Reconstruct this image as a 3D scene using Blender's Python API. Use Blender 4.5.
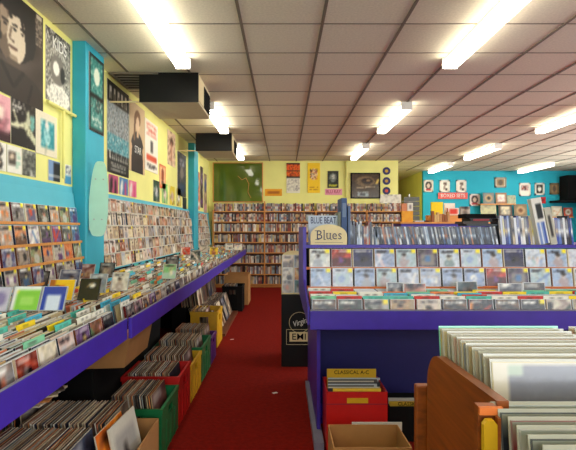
import bpy, math, random
from mathutils import Vector, Matrix, Euler
scene = bpy.context.scene
for o in list(bpy.data.objects): bpy.data.objects.remove(o)
COL = scene.collection
F, CX, CY, CAMZ = 485.0, 283.5, 227.0, 1.35
R = random.Random(11)

# ---------------- camera, world, light, exposure
cam_d = bpy.data.cameras.new('camera'); cam = bpy.data.objects.new('camera', cam_d); COL.objects.link(cam)
cam.location = (0, 0, CAMZ); cam.rotation_euler = (math.pi/2, 0, 0)
cam_d.sensor_width = 36; cam_d.sensor_fit = 'HORIZONTAL'; cam_d.lens = F*36/576
cam_d.shift_x = 4.5/576; cam_d.shift_y = 2/576; cam_d.clip_start = .05
scene.camera = cam
scene.view_settings.view_transform = 'Standard'; scene.view_settings.look = 'None'
scene.view_settings.gamma = 1; scene.view_settings.exposure = 1.0
scene.view_settings.use_curve_mapping = False
w = bpy.data.worlds.new('world'); scene.world = w; w.use_nodes = True
w.node_tree.nodes['Background'].inputs[0].default_value = (.75, .87, 1, 1)
w.node_tree.nodes['Background'].inputs[1].default_value = 1.0
LAMP = 5.6
def area(name, loc, rot, sx, sy, power, color):
    d = bpy.data.lights.new(name, 'AREA'); d.shape = 'RECTANGLE'; d.size = sx; d.size_y = sy
    d.energy = power; d.color = color
    o = bpy.data.objects.new(name, d); o.location = loc; o.rotation_euler = rot; COL.objects.link(o); return o
# daylight entering by the shop window in the front wall, behind the camera
area('window_daylight', (2.2, -2.42, 1.75), (math.radians(105), 0, 0), 6.0, 1.6, 75, (.93, .96, 1))
# fill light added outside the frame to lift the ceiling and left wall
area('added_side_fill', (7.80, 6.0, 2.1), (0, math.radians(105), 0), 1.2, 9.0, 240, (1, .98, .94))

# ---------------- materials
def lin(c):
    return tuple((v/12.92 if v <= .04045 else ((v+.055)/1.055)**2.4) for v in (x/255 for x in c))
MATS = {}
def mat(name, rgb=None, rough=.5, noise=0., scale=20, bump=0., spec=.5, emit=0., metal=0., attr=False, coat=0., stretch=(1,1,1), alpha=1., trans=0.):
    m = bpy.data.materials.new(name); m.use_nodes = True
    nt = m.node_tree; b = nt.nodes['Principled BSDF']
    b.inputs['Roughness'].default_value = rough; b.inputs['Specular IOR Level'].default_value = spec
    b.inputs['Metallic'].default_value = metal; b.inputs['Coat Weight'].default_value = coat
    b.inputs['Coat Roughness'].default_value = .12
    if trans: b.inputs['Transmission Weight'].default_value = trans
    if alpha < 1: b.inputs['Alpha'].default_value = alpha
    src = None
    if attr:
        a = nt.nodes.new('ShaderNodeAttribute'); a.attribute_name = 'Col'; src = a.outputs['Color']
    if rgb is not None: b.inputs['Base Color'].default_value = (*lin(rgb), 1)
    if noise or bump:
        tc = nt.nodes.new('ShaderNodeTexCoord'); mp = nt.nodes.new('ShaderNodeMapping'); mp.inputs['Scale'].default_value = stretch
        nz = nt.nodes.new('ShaderNodeTexNoise'); nz.inputs['Scale'].default_value = scale; nz.inputs['Detail'].default_value = 4
        nt.links.new(tc.outputs['Object'], mp.inputs[0]); nt.links.new(mp.outputs[0], nz.inputs['Vector'])
        if noise:
            mr = nt.nodes.new('ShaderNodeMapRange'); mr.inputs['From Min'].default_value = .3; mr.inputs['From Max'].default_value = .7
            mr.inputs['To Min'].default_value = 1-noise; mr.inputs['To Max'].default_value = 1+noise*.6
            nt.links.new(nz.outputs['Fac'], mr.inputs['Value'])
            mx = nt.nodes.new('ShaderNodeVectorMath'); mx.operation = 'MULTIPLY'
            if src: nt.links.new(src, mx.inputs[0])
            else: mx.inputs[0].default_value = lin(rgb)
            nt.links.new(mr.outputs[0], mx.inputs[1]); src = mx.outputs[0]
        if bump:
            bp = nt.nodes.new('ShaderNodeBump'); bp.inputs['Strength'].default_value = bump; bp.inputs['Distance'].default_value = .01
            nt.links.new(nz.outputs['Fac'], bp.inputs['Height']); nt.links.new(bp.outputs[0], b.inputs['Normal'])
    if src: nt.links.new(src, b.inputs['Base Color'])
    if emit:
        b.inputs['Emission Color'].default_value = (*lin(rgb), 1); b.inputs['Emission Strength'].default_value = emit
    MATS[name] = m; return m
mat('paper', attr=True, rough=.55, spec=.35, noise=.05, scale=60)
mat('jewel', attr=True, rough=.25, spec=.4, coat=.08, noise=.04, scale=80)
mat('plain', attr=True, rough=.5, spec=.4, noise=.06, scale=25)
mat('purple', (60, 36, 160), rough=.42, noise=.12, scale=14, bump=.05)
mat('turquoise', (86, 180, 198), rough=.6, noise=.05, scale=6)
mat('pillar_turquoise', (44, 166, 188), rough=.5, noise=.06, scale=6)
mat('wall_turquoise', (18, 168, 192), rough=.7, noise=.05, scale=2)
mat('yellow_wall', (234, 230, 140), rough=.7, noise=.05, scale=3)
mat('tile', (230, 223, 202), rough=.9, noise=.09, scale=55, bump=.15, spec=.2)
mat('tee', (122, 112, 96), rough=.6)
mat('carpet', (126, 20, 10), rough=.95, noise=.22, scale=38, bump=.35, spec=.1)
mat('wood', (146, 74, 22), rough=.38, noise=.35, scale=5, stretch=(6, 1, 14), coat=.2)
mat('edgewood', (214, 112, 40), rough=.5, noise=.12)
mat('shaded_blue', (24, 16, 96), rough=.55, noise=.08)  # shade under the island is put into this dark blue
mat('darkwood', (112, 58, 30), rough=.45, noise=.25, scale=9, stretch=(12, 1, 1))
mat('pine', (212, 142, 66), rough=.5, noise=.14, scale=12, stretch=(1, 6, 6))
mat('card', (178, 128, 74), rough=.85, noise=.1, scale=9, bump=.05)
mat('black', (9, 9, 10), spec=.3, rough=.45, noise=.15, scale=10)
mat('matteblack', (12, 11, 11), spec=.2, rough=.85, noise=.15, scale=10)
mat('cream', (226, 208, 160), rough=.6, noise=.05)
mat('beige', (214, 200, 164), rough=.6, noise=.05)
mat('white', (232, 230, 222), rough=.45, noise=.04)
mat('lampwhite', (238, 235, 225), rough=.4, noise=.03)
mat('glow', (255, 248, 228), rough=.4, emit=LAMP)
mat('red_plastic', (196, 22, 18), rough=.4, noise=.06)
mat('green_plastic', (14, 112, 62), rough=.4, noise=.08)
mat('yellow_plastic', (214, 166, 22), rough=.4, noise=.08)
mat('violet_plastic', (86, 30, 120), rough=.4, noise=.08)
mat('greenglass', (84, 104, 28), rough=.05, noise=.15, scale=3, spec=.6)
mat('mint', (172, 224, 200), rough=.35, noise=.06, scale=9)
mat('steel', (170, 170, 165), rough=.35, metal=.7, noise=.05)
mat('grey', (120, 118, 140), rough=.5, noise=.08)
mat('sleeve', attr=True, rough=.16, spec=.6, coat=.5, noise=.06, scale=7, bump=.12)
mat('navy', (34, 40, 92), rough=.6, noise=.03)

# ---------------- mesh helpers (world coordinates in, object origin out)
class MB:
    def __init__(s): s.v = []; s.f = []; s.c = []
    def quad(s, a, b, c, d, col=(200, 200, 200)):
        n = len(s.v); s.v += [tuple(a), tuple(b), tuple(c), tuple(d)]; s.f.append((n, n+1, n+2, n+3)); s.c.append(col); return s
    def poly(s, pts, col=(200, 200, 200)):
        n = len(s.v); s.v += [tuple(p) for p in pts]; s.f.append(tuple(range(n, n+len(pts)))); s.c.append(col); return s
    def hexa(s, p, col=(200, 200, 200), skip=()):
        # p: 8 points, bottom ring ccw then top ring
        n = len(s.v); s.v += [tuple(q) for q in p]
        for k, f in enumerate([(3, 2, 1, 0), (4, 5, 6, 7), (0, 1, 5, 4), (1, 2, 6, 5), (2, 3, 7, 6), (3, 0, 4, 7)]):
            if k in skip: continue
            s.f.append(tuple(n+i for i in f)); s.c.append(col[k] if isinstance(col, list) else col)
        return s
    def box(s, x0, x1, y0, y1, z0, z1, col=(200, 200, 200), M=None, skip=()):
        p = [(x0, y0, z0), (x1, y0, z0), (x1, y1, z0), (x0, y1, z0), (x0, y0, z1), (x1, y0, z1), (x1, y1, z1), (x0, y1, z1)]
        if M: p = [M @ Vector(q) for q in p]
        return s.hexa(p, col, skip)
    def prism(s, pts, d, col=(200, 200, 200)):
        # pts: planar polygon (3D) extruded by vector d
        d = Vector(d); a = [Vector(p) for p in pts]; b = [p+d for p in a]; n = len(a)
        s.poly(a[::-1], col); s.poly(b, col)
        for i in range(n): s.quad(a[i], a[(i+1) % n], b[(i+1) % n], b[i], col)
        return s
    def tube(s, a, b, r, seg=10, col=(200, 200, 200), r2=None):
        a = Vector(a); b = Vector(b); d = (b-a).normalized(); r2 = r if r2 is None else r2
        u = d.orthogonal().normalized(); w_ = d.cross(u)
        A = [a+(u*math.cos(t)+w_*math.sin(t))*r for t in [2*math.pi*i/seg for i in range(seg)]]
        B = [b+(u*math.cos(t)+w_*math.sin(t))*r2 for t in [2*math.pi*i/seg for i in range(seg)]]
        s.poly(A[::-1], col); s.poly(B, col)
        for i in range(seg): s.quad(A[i], A[(i+1) % seg], B[(i+1) % seg], B[i], col)
        return s
    def grid(s, p0, u, v, cv):
        p0 = Vector(p0); u = Vector(u); v = Vector(v); nx, ny = cv.nx, cv.ny
        n = len(s.v)
        for j in range(ny+1):
            for i in range(nx+1): s.v.append(tuple(p0+u*(i/nx)+v*(j/ny)))
        for j in range(ny):
            for i in range(nx):
                q = n+j*(nx+1)+i; s.f.append((q, q+1, q+nx+2, q+nx+1))
                s.c.append(('m', cv.at(i, j), cv.at(i+1, j), cv.at(i+1, j+1), cv.at(i, j+1)))
        return s
    def mesh(s, name, loc=(0, 0, 0)):
        me = bpy.data.meshes.new(name); L = Vector(loc)
        me.from_pydata([tuple(Vector(p)-L) for p in s.v], [], s.f)
        at = me.color_attributes.new('Col', 'FLOAT_COLOR', 'CORNER'); data = []
        for f, c in zip(s.f, s.c):
            if c[0] == 'm':
                for q in c[1:]: data += [*lin(q), 1.0]
            else: data += [*lin(c), 1.0]*len(f)
        at.data.foreach_set('color', data); me.update(); return me
    def build(s, name, m, parent=None, loc=None, bevel=0):
        if parent is not None: org = Vector(parent['_w'])
        elif loc is not None: org = Vector(loc)
        else:
            xs = [p[0] for p in s.v]; ys = [p[1] for p in s.v]; zs = [p[2] for p in s.v]
            org = Vector(((min(xs)+max(xs))/2, (min(ys)+max(ys))/2, min(zs)))
        me = s.mesh(name, org); me.materials.append(MATS[m])
        o = bpy.data.objects.new(name, me); COL.objects.link(o)
        if parent is not None:
            o.parent = parent; o['_w'] = tuple(org)
        else: o.location = org; o['_w'] = tuple(org)
        if bevel:
            mo = o.modifiers.new('bevel', 'BEVEL'); mo.width = bevel; mo.segments = 2; mo.limit_method = 'ANGLE'
        return o
def tag(o, label, cat, group=None):
    o['label'] = label; o['category'] = cat
    if group: o['group'] = group
    return o
def struct(o): o['kind'] = 'structure'; return o
def root(name, loc, label, cat, group=None):
    o = bpy.data.objects.new(name, None); COL.objects.link(o); o.location = loc; o['_w'] = tuple(loc); o.empty_display_size = .05
    return tag(o, label, cat, group)
def box(*a, **k): return MB().box(*a, **k)
def X(px, Y): return (px-CX)*Y/F
def Z(py, Y): return CAMZ+(CY-py)*Y/F
def text(s, size, m, parent, M, name='lettering', ext=.0012, align='CENTER', shear=0, sx=1.0, spacing=1.0, off=0.):
    cu = bpy.data.curves.new('t', 'FONT'); cu.body = s; cu.size = size; cu.extrude = ext; cu.align_x = align; cu.align_y = 'CENTER'
    cu.shear = shear; cu.offset = off; cu.space_character = spacing; cu.resolution_u = 3
    t = bpy.data.objects.new('t', cu); COL.objects.link(t); bpy.context.view_layer.update()
    me = bpy.data.meshes.new_from_object(t.evaluated_get(bpy.context.evaluated_depsgraph_get()))
    bpy.data.objects.remove(t); me.name = name
    me.transform(Matrix.Translation(-Vector(parent['_w'])) @ M @ Matrix.Diagonal((sx, 1, 1, 1)))
    me.materials.clear(); me.materials.append(MATS[m])
    o = bpy.data.objects.new(name, me); COL.objects.link(o); o.parent = parent; return o
def MF(x, y, z):    # text facing the camera (-Y)
    return Matrix.Translation((x, y, z)) @ Matrix.Rotation(math.pi/2, 4, 'X')
def ML(x, y, z):    # text facing +X on the left wall
    return Matrix.Translation((x, y, z)) @ Matrix.Rotation(math.pi/2, 4, 'Z') @ Matrix.Rotation(math.pi/2, 4, 'X')

class CV:
    def __init__(s, nx, ny, bg): s.nx = nx; s.ny = ny; s.g = [[bg]*nx for _ in range(ny)]
    def cells(s):
        for j in range(s.ny):
            for i in range(s.nx): yield i, j, (i+.5)/s.nx, (j+.5)/s.ny
    def at(s, i, j):
        L = [s.g[b][a] for a in (i-1, i) for b in (j-1, j) if 0 <= a < s.nx and 0 <= b < s.ny]
        return tuple(sum(q[k] for q in L)/len(L) for k in range(3))
    def rect(s, x0, y0, x1, y1, c):
        for i, j, x, y in s.cells():
            if x0 <= x <= x1 and y0 <= y <= y1: s.g[j][i] = c
        return s
    def ell(s, cx, cy, rx, ry, c):
        for i, j, x, y in s.cells():
            if ((x-cx)/rx)**2+((y-cy)/ry)**2 <= 1: s.g[j][i] = c
        return s
    def seg(s, x0, y0, x1, y1, w_, c):
        for i, j, x, y in s.cells():
            dx, dy = x1-x0, y1-y0; t = max(0, min(1, ((x-x0)*dx+(y-y0)*dy)/(dx*dx+dy*dy)))
            if math.hypot(x-x0-t*dx, y-y0-t*dy) <= w_: s.g[j][i] = c
        return s
    def speck(s, r, p, cols, x0=0, y0=0, x1=1, y1=1):
        for i, j, x, y in s.cells():
            if x0 <= x <= x1 and y0 <= y <= y1 and r.random() < p: s.g[j][i] = r.choice(cols)
        return s
    def lines(s, r, x0, y0, x1, y1, n, c, p=.75):
        for k in range(n):
            yy = y0+(y1-y0)*(k+.5)/n
            for i, j, x, y in s.cells():
                if abs(y-yy) <= .5/s.ny and x0 <= x <= x1 and r.random() < p: s.g[j][i] = c
        return s

NAMES = {'black': (18, 18, 20), 'white': (238, 236, 230), 'grey': (130, 130, 130), 'red': (200, 35, 30), 'orange': (235, 125, 35), 'yellow': (238, 205, 45),
         'green': (50, 150, 70), 'dark green': (20, 70, 45), 'turquoise': (50, 170, 175), 'blue': (50, 90, 180), 'navy': (25, 30, 80), 'pale blue': (165, 190, 225),
         'purple': (100, 50, 130), 'pink': (225, 140, 165), 'brown': (110, 65, 40), 'tan': (195, 160, 115), 'cream': (235, 222, 185), 'maroon': (95, 20, 30), 'pale green': (160, 205, 165), 'silver': (190, 192, 200)}
def cname(c): return min(NAMES, key=lambda k: sum((a-b)**2 for a, b in zip(NAMES[k], c)))
ORD = ['', 'first', 'second', 'third', 'fourth', 'fifth', 'sixth', 'seventh', 'eighth', 'ninth', 'tenth', 'eleventh', 'twelfth', 'thirteenth', 'fourteenth',
       'fifteenth', 'sixteenth', 'seventeenth', 'eighteenth', 'nineteenth', 'twentieth']
def ordn(n):
    if n > 99: return 'far'
    if n <= 20: return ORD[n]
    return {2: 'twenty', 3: 'thirty', 4: 'forty', 5: 'fifty', 6: 'sixty', 7: 'seventy', 8: 'eighty', 9: 'ninety'}[n//10]+('-'+ORD[n % 10] if n % 10 else 'th') if n % 10 else {2: 'twentieth', 3: 'thirtieth', 4: 'fortieth', 5: 'fiftieth', 6: 'sixtieth', 7: 'seventieth', 8: 'eightieth', 9: 'ninetieth'}[n//10]
PAL = dict(
    vivid=[(190, 45, 36), (222, 126, 60), (226, 200, 80), (84, 130, 84), (70, 96, 150), (40, 44, 84), (104, 70, 120), (30, 28, 30), (232, 228, 216), (110, 72, 50), (206, 150, 160), (150, 150, 140), (200, 180, 150), (60, 56, 60)],
    dull=[(235, 222, 185), (195, 160, 115), (210, 190, 150), (238, 232, 215), (130, 120, 110), (110, 65, 40), (225, 205, 190), (190, 192, 200), (200, 170, 150), (45, 40, 42), (150, 140, 130), (205, 120, 90), (230, 222, 210)],
    blue=[(165, 190, 225), (200, 214, 238), (150, 170, 210), (215, 222, 235), (180, 185, 205), (120, 145, 190), (225, 205, 210), (170, 195, 200), (238, 236, 230)],  # pale blues paint the daylight sheen of plastic into the covers
    dark=[(60, 40, 30), (110, 65, 40), (40, 45, 50), (150, 120, 90), (90, 30, 30), (30, 35, 60), (18, 18, 20), (180, 160, 130), (225, 210, 180)])
def mixc(a, b, t): return tuple(a[k]*(1-t)+b[k]*t for k in range(3))
def art(r, n=14, pal='vivid', bg=None, sticker=False):
    """cover picture: uneven ground, a figure or scene, a title band"""
    P = PAL[pal]; bg = bg or r.choice(P); a, b, d = r.choice(P), r.choice(P), r.choice(P); c = CV(n, n, bg)
    f1, f2, p1, p2 = r.uniform(4, 11), r.uniform(4, 11), r.uniform(0, 6), r.uniform(0, 6)
    for i, j, x, y in c.cells():
        t = .5+.5*math.sin(f1*x+p1+2*math.sin(f2*y+p2)); c.g[j][i] = mixc(mixc(bg, a, .45*t), (20, 18, 22) if r.random() < .5 else (245, 243, 238), r.random()*.26)
    k = r.random(); cx, cy = r.uniform(.35, .65), r.uniform(.35, .55)
    if k < .35: c.ell(cx, cy-.25, .26, .3, mixc(b, (20, 18, 20), .25)); c.ell(cx, cy+.1, .12, .16, mixc(d, (214, 180, 150), .5)); c.ell(cx, cy+.2, .13, .1, (50, 40, 36))
    elif k < .55: c.rect(.14, .1, .86, .68, mixc(b, bg, .3)); c.ell(cx, cy, .16, .2, d)
    elif k < .7: c.seg(r.random(), 0, r.random(), .8, .09, b); c.seg(r.random(), 0, r.random(), .7, .06, d)
    elif k < .85: c.rect(0, 0, 1, r.uniform(.25, .5), mixc(b, bg, .35)); c.ell(cx, cy, .12, .2, d); c.ell(cx+.2, cy, .1, .16, b)
    else:
        for q in range(4): c.ell(.2+.2*q, cy-.1, .08, .2, r.choice(P)); c.ell(.2+.2*q, cy+.12, .05, .06, (200, 170, 145))
    c.speck(r, .10, [mixc(b, bg, .4), mixc(d, bg, .5)])
    if r.random() < .8: c.lines(r, .1, .80, r.uniform(.6, .95), .95, r.choice((1, 2)), (238, 236, 230) if sum(bg) < 380 else (35, 33, 40), .8)
    if sticker: c.rect(.80, .82, .97, .97, (246, 226, 40))
    return c, bg
# CD jewel case: width X, front faces -Y, origin at base centre
CW, CH, CT = .142, .125, .010
def case_mesh(name, cv, w_=CW, h=CH, t=CT, edge=(205, 205, 208), m='jewel', spine=None, side=None):
    b = MB(); b.box(-w_/2, w_/2, 0, t, 0, h, [edge, edge, edge, side or edge, side or edge, side or edge])
    e = .006
    b.grid((-w_/2+e*1.3, -.0006, e*.5), (w_-e*1.9, 0, 0), (0, 0, h-e), cv)
    if spine: b.box(-w_/2-.0004, -w_/2+e, -.0008, t+.0004, .001, h-.001, spine)
    me = b.mesh(name); me.materials.append(MATS[m]); return me
def inst(me, name, loc, rz=0, rx=0, label=None, cat=None, group=None, ry=0):
    o = bpy.data.objects.new(name, me); COL.objects.link(o); o.location = loc; o.rotation_euler = (rx, ry, rz)
    if label: tag(o, label, cat, group)
    return o
def variants(n, pal, seed, sticker=.0, **k):
    r = random.Random(seed); out = []
    for i in range(n):
        cv, bg = art(r, 14, pal, sticker=r.random() < sticker); out.append((case_mesh('cd_case', cv, spine=r.choice(PAL['dark']), **k), bg))
    return out

# ================= ROOM =================
WL, FARY, H = -1.707, 11.06, 2.855
struct(box(WL-.1, 8.4, -2.6, 17.2, -.1, 0).build('floor', 'carpet'))
struct(box(WL-.1, 8.4, -2.6, 17.2, H, H+.1).build('ceiling', 'tile'))
g = MB()
x = -.312-.599*2
while x < 8.1:
    g.box(x-.011, x+.011, -2.5, 13 if x > 2.6 else FARY, H-.006, H+.002); x += .599
y = 3.587-.5995*10
while y < 13:
    xa = 2.62 if y > FARY else WL
    g.box(xa, 7.9, y-.005, y+.005, H-.004, H+.002); y += .5995
struct(g.build('trim_1', 'tee'))
struct(box(WL-.1, WL, -2.6, FARY+.1, 0, H).build('wall_left', 'yellow_wall'))
struct(box(WL-.1, 2.6, FARY, FARY+.1, 0, H).build('wall_back', 'yellow_wall'))
struct(box(2.5, 2.6, FARY+.1, 17, 0, H).build('wall_passage_left', 'yellow_wall'))
struct(box(3.74, 3.84, 13.1, 17, 0, H).build('wall_passage_right', 'yellow_wall'))
struct(box(2.5, 3.84, 17, 17.1, 0, H).build('wall_passage_end', 'yellow_wall'))
struct(box(3.74, 8.0, 13.0, 13.1, 0, H).build('wall_far_turquoise', 'wall_turquoise'))
rw = MB(); rw.box(7.9, 8.0, -2.6, 13.0, 0, 1.5); rw.box(7.9, 8.0, -2.6, 13.0, 2.7, H); rw.box(7.9, 8.0, -2.6, 1.4, 1.5, 2.7); rw.box(7.9, 8.0, 10.6, 13.0, 1.5, 2.7)
struct(rw.build('wall_right', 'wall_turquoise'))
rf = MB(); rf.box(7.92, 7.98, 1.4, 10.6, 1.5, 1.56); rf.box(7.92, 7.98, 1.4, 10.6, 2.64, 2.7)
for k in range(6): rf.box(7.92, 7.98, 1.4+k*1.828, 1.46+k*1.828, 1.5, 2.7)
struct(rf.build('added_window_2', 'white'))  # unseen window frame, added to go with the side fill light
# the picture wall steps forward near its right end
struct(box(X(346, FARY), 2.6, FARY-.06, FARY, 0, H).build('trim_2', 'yellow_wall'))
fw = MB(); fw.box(WL-.1, 8.0, -2.6, -2.5, 0, .9); fw.box(WL-.1, 8.0, -2.6, -2.5, 2.6, H); fw.box(WL-.1, -1.0, -2.6, -2.5, .9, 2.6); fw.box(5.4, 8.0, -2.6, -2.5, .9, 2.6)
struct(fw.build('wall_front', 'yellow_wall'))
wf = MB()
for xx in (-1.0, .57, 2.17, 3.77, 5.34): wf.box(xx, xx+.06, -2.58, -2.52, .9, 2.6)
wf.box(-1, 5.4, -2.58, -2.52, .9, .96); wf.box(-1, 5.4, -2.58, -2.52, 2.54, 2.6)
struct(wf.build('window_1', 'white'))
# turquoise pillars on the left wall
for i, y0 in enumerate((3.914, 8.67)):
    struct(box(WL, -1.594, y0, y0+.40, 0, H).build('trim_%d' % (3+i), 'pillar_turquoise', bevel=.008))
# painted turquoise wainscot on the left wall, z below 1.67
for i, (a, b) in enumerate(((-2.5, 3.91), (4.32, 8.66), (9.08, FARY))):
    struct(box(WL, WL+.006, a, b, 0, 1.672).build('trim_%d' % (5+i), 'turquoise'))
# surface pipes on the left wall
pp = MB(); pp.tube((WL+.03, 3.45, 2.245), (WL+.03, 3.91, 2.245), .012, col=(225, 218, 120)); pp.tube((WL+.03, 3.70, 2.24), (WL+.03, 3.70, 1.72), .011)
struct(pp.build('trim_8', 'yellow_wall'))
struct(MB().tube((-1.55, 4.33, 2.41), (WL+.04, 8.6, 2.41), .007).build('trim_9', 'cream')) if False else None

# ceiling vent
v = root('ceiling_vent', (-1.45, 4.95, H-.02), 'dark louvred ceiling vent above the row of posters, behind the turquoise pillar', 'vent')
box(-1.66, -1.25, 4.72, 5.2, H-.012, H-.007).build('backing', 'matteblack', v)
fr = MB(); fr.box(-1.69, -1.22, 4.69, 4.72, H-.022, H-.007); fr.box(-1.69, -1.22, 5.2, 5.23, H-.022, H-.007); fr.box(-1.69, -1.66, 4.72, 5.2, H-.022, H-.007); fr.box(-1.25, -1.22, 4.72, 5.2, H-.022, H-.007)
vf_ = fr.build('frame', 'tee', v)
for k in range(5): box(-1.66, -1.25, 4.78+k*.085, 4.80+k*.085, H-.022, H-.010).build('slat', 'tee', vf_)

# fluorescent lamps
def lamp(xc, yf, label):
    y0 = yf-1.52; L = root('ceiling_lamp', (xc, (y0+yf)/2, H), label, 'lamp', 'fluorescent ceiling lamps')
    box(xc-.05, xc+.05, y0+.02, yf-.02, H-.045, H-.001).build('housing', 'lampwhite', L)
    b = MB(); pr = [(-.066, -.045), (-.066, -.075), (-.054, -.098), (.054, -.098), (.066, -.075), (.066, -.045)]
    b.prism([(xc+p[0], y0+.022, H+p[1]) for p in pr], (0, yf-y0-.044, 0))
    df = b.build('diffuser', 'glow', L)
    for a, c in ((y0, y0+.02), (yf-.02, yf)):
        box(xc-.068, xc+.068, a, c, H-.1, H-.002).build('end_cap', 'lampwhite', df, bevel=.004)
lamp(-.895, 4.33, 'near fluorescent ceiling lamp on the left, in front of the black ceiling box')
lamp(-.895, 7.33, 'fluorescent ceiling lamp between the two black ceiling boxes')
lamp(-.895, 10.22, 'farthest fluorescent ceiling lamp on the left, beyond the second black box')
lamp(1.48, 4.33, 'large near fluorescent ceiling lamp over the purple record island')
lamp(1.48, 7.33, 'fluorescent ceiling lamp at mid distance, middle of the row over the island')
lamp(1.48, 10.22, 'far fluorescent ceiling lamp near the large dark picture on the yellow wall')
lamp(3.86, 4.33, 'fluorescent ceiling lamp off to the right above the island')
lamp(3.86, 7.33, 'fluorescent ceiling lamp cut by the right edge of the photo')
lamp(3.86, 10.22, 'fluorescent ceiling lamp right of centre, before the turquoise wall')
lamp(3.86, 12.72, 'fluorescent ceiling lamp meeting the yellow corner of the turquoise wall')
lamp(6.2, 12.72, 'fluorescent ceiling lamp above the framed pictures on the turquoise wall')
lamp(6.3, 10.22, 'fluorescent ceiling lamp at the far right before the turquoise wall')
lamp(6.3, 7.33, 'fluorescent ceiling lamp at the far right of the shop')
lamp(-.895, 1.33, 'fluorescent ceiling lamp over the camera on the left')
lamp(1.48, 1.33, 'fluorescent ceiling lamp over the foreground record bin')

# black ceiling speaker boxes
for y0, dep, lb in ((4.72, .77, 'nearer of the two black-fronted boxes hung from the ceiling'), (7.76, .84, 'farther of the two black-fronted boxes hung from the ceiling')):
    s = root('ceiling_heater', (-1.115, y0+dep/2, H-.285), lb, 'heater', 'black boxes under the ceiling')
    box(-1.40, -.832, y0+.012, y0+dep, H-.285, H-.001).build('casing', 'beige', s, bevel=.004)
    box(-1.405, -.828, y0, y0+.012, H-.288, H-.001).build('front_panel', 'black', s)
    box(-.832, -.824, y0+.02, y0+.30, H-.27, H-.02).build('side_panel', 'cream', s)
    gr = MB()
    gr.box(-.832, -.826, y0+.34, y0+dep-.05, H-.26, H-.04)
    for k in range(6): gr.box(-.827, -.820, y0+.34, y0+dep-.05, H-.25+k*.035, H-.243+k*.035)
    gr.build('side_grille', 'matteblack', s)
    MB().tube((WL+.002, y0+.03, 2.575), (-1.4, y0+.03, 2.575), .009).build('support_rod', 'cream', s)

# ================= POSTERS =================
def sheet(name, label, cat, p0, u, v_, cv, thick=.004, m='paper', group=None, back=(225, 220, 205), gap=.002):
    p0 = Vector(p0); u = Vector(u); v_ = Vector(v_); n = u.cross(v_).normalized()
    p0 = p0+n*gap
    b = MB(); a = [p0, p0+u, p0+u+v_, p0+v_]; t = n*thick
    b.hexa([a[0], a[1], a[1]+t, a[0]+t, a[3], a[2], a[2]+t, a[3]+t], back)
    b.grid(p0+n*(thick+.0008), u, v_, cv)
    o = b.build(name, m, None, loc=tuple(p0+u/2)); tag(o, label, cat, group); return o
def wl(name, label, y0, y1, z0, z1, cv, x=WL, cat='poster', group=None, gap=.002):
    return sheet(name, label, cat, (x, y0, z0), (0, y1-y0, 0), (0, 0, z1-z0), cv, group=group, gap=gap)
K, Wt = (24, 22, 20), (232, 228, 214)
r = random.Random(3)
c = CV(108, 84, (62, 50, 42))
for i, j, x, y in c.cells():
    n_ = math.sin(x*9+3*math.sin(y*7))*10+math.sin(y*13+x*5)*7; c.g[j][i] = tuple(int(v_+n_) for v_ in (64, 53, 45))
c.ell(.60, .70, .30, .36, (36, 30, 26)); c.rect(.34, .34, .44, .8, (40, 33, 28))
c.ell(.60, .60, .165, .28, (104, 86, 70)); c.ell(.665, .60, .11, .25, (206, 190, 164)); c.ell(.52, .68, .05, .14, (150, 130, 108))
c.ell(.62, .98, .28, .19, (32, 27, 23)); c.ell(.83, .74, .075, .28, (34, 29, 25)); c.seg(.56, .9, .60, .76, .02, (34, 28, 24)).seg(.70, .86, .745, .70, .016, (40, 33, 28)).seg(.44, .8, .47, .5, .03, (34, 28, 24))
c.seg(.625, .695, .665, .70, .011, (40, 32, 27)).seg(.71, .70, .755, .69, .010, (46, 38, 32)); c.ell(.645, .66, .022, .013, (30, 26, 24)).ell(.73, .66, .018, .012, (44, 36, 30)); c.seg(.51, .695, .56, .69, .012, (40, 32, 28)).ell(.54, .655, .02, .012, (30, 26, 24))
c.seg(.605, .66, .585, .555, .012, (120, 100, 82)).seg(.59, .54, .63, .535, .008, (90, 70, 58)); c.seg(.585, .475, .665, .478, .010, (92, 66, 56)).seg(.60, .455, .65, .455, .007, (150, 120, 100)); c.ell(.63, .38, .05, .03, (150, 130, 108))
c.rect(.56, .24, .70, .36, (84, 70, 58)); c.ell(.62, .1, .4, .2, (52, 43, 37)); c.seg(.5, .28, .62, .12, .02, (34, 28, 24)).seg(.74, .28, .64, .12, .02, (38, 32, 27)).seg(.2, .05, .35, .2, .015, (40, 34, 29)).seg(.85, .2, .8, .02, .015, (36, 30, 26))
c.lines(r, .90, .66, .985, .93, 12, (196, 182, 158), .62); c.rect(.91, .945, .985, .985, (196, 182, 158))
wl('portrait_poster', 'large dark brown photo poster of a young person with tousled hair, top left', 2.42, 3.43, 2.165, 2.825, c)
c = CV(44, 58, (150, 146, 134)); c.speck(r, .5, [K, Wt, (96, 92, 84), (190, 186, 172)])
c.ell(.45, .48, .28, .22, (120, 114, 104)).ell(.4, .5, .12, .1, Wt).ell(.66, .45, .1, .12, (50, 46, 42)); c.ell(.5, .12, .46, .16, Wt).speck(r, .15, [(120, 118, 110)], .05, 0, .95, .24)
c.rect(0, .80, 1, 1, (40, 38, 34)).speck(r, .35, [Wt], 0, .8, 1, 1)
p = wl('drawn_poster', 'black and white drawn poster with tangled figures and a white cloud below', 3.47, 3.87, 2.27, 2.80, c)
text('KIDS', .13, 'white', p, ML(WL+.009, 3.68, 2.71), sx=.85)
c = CV(12, 16, (226, 166, 172)); c.ell(.55, .5, .3, .34, (190, 120, 130)).ell(.6, .62, .16, .16, (240, 220, 205)).rect(.0, 0, 1, .2, (60, 30, 36)).speck(r, .2, [(60, 30, 36)], 0, .2, 1, .5)
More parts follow.
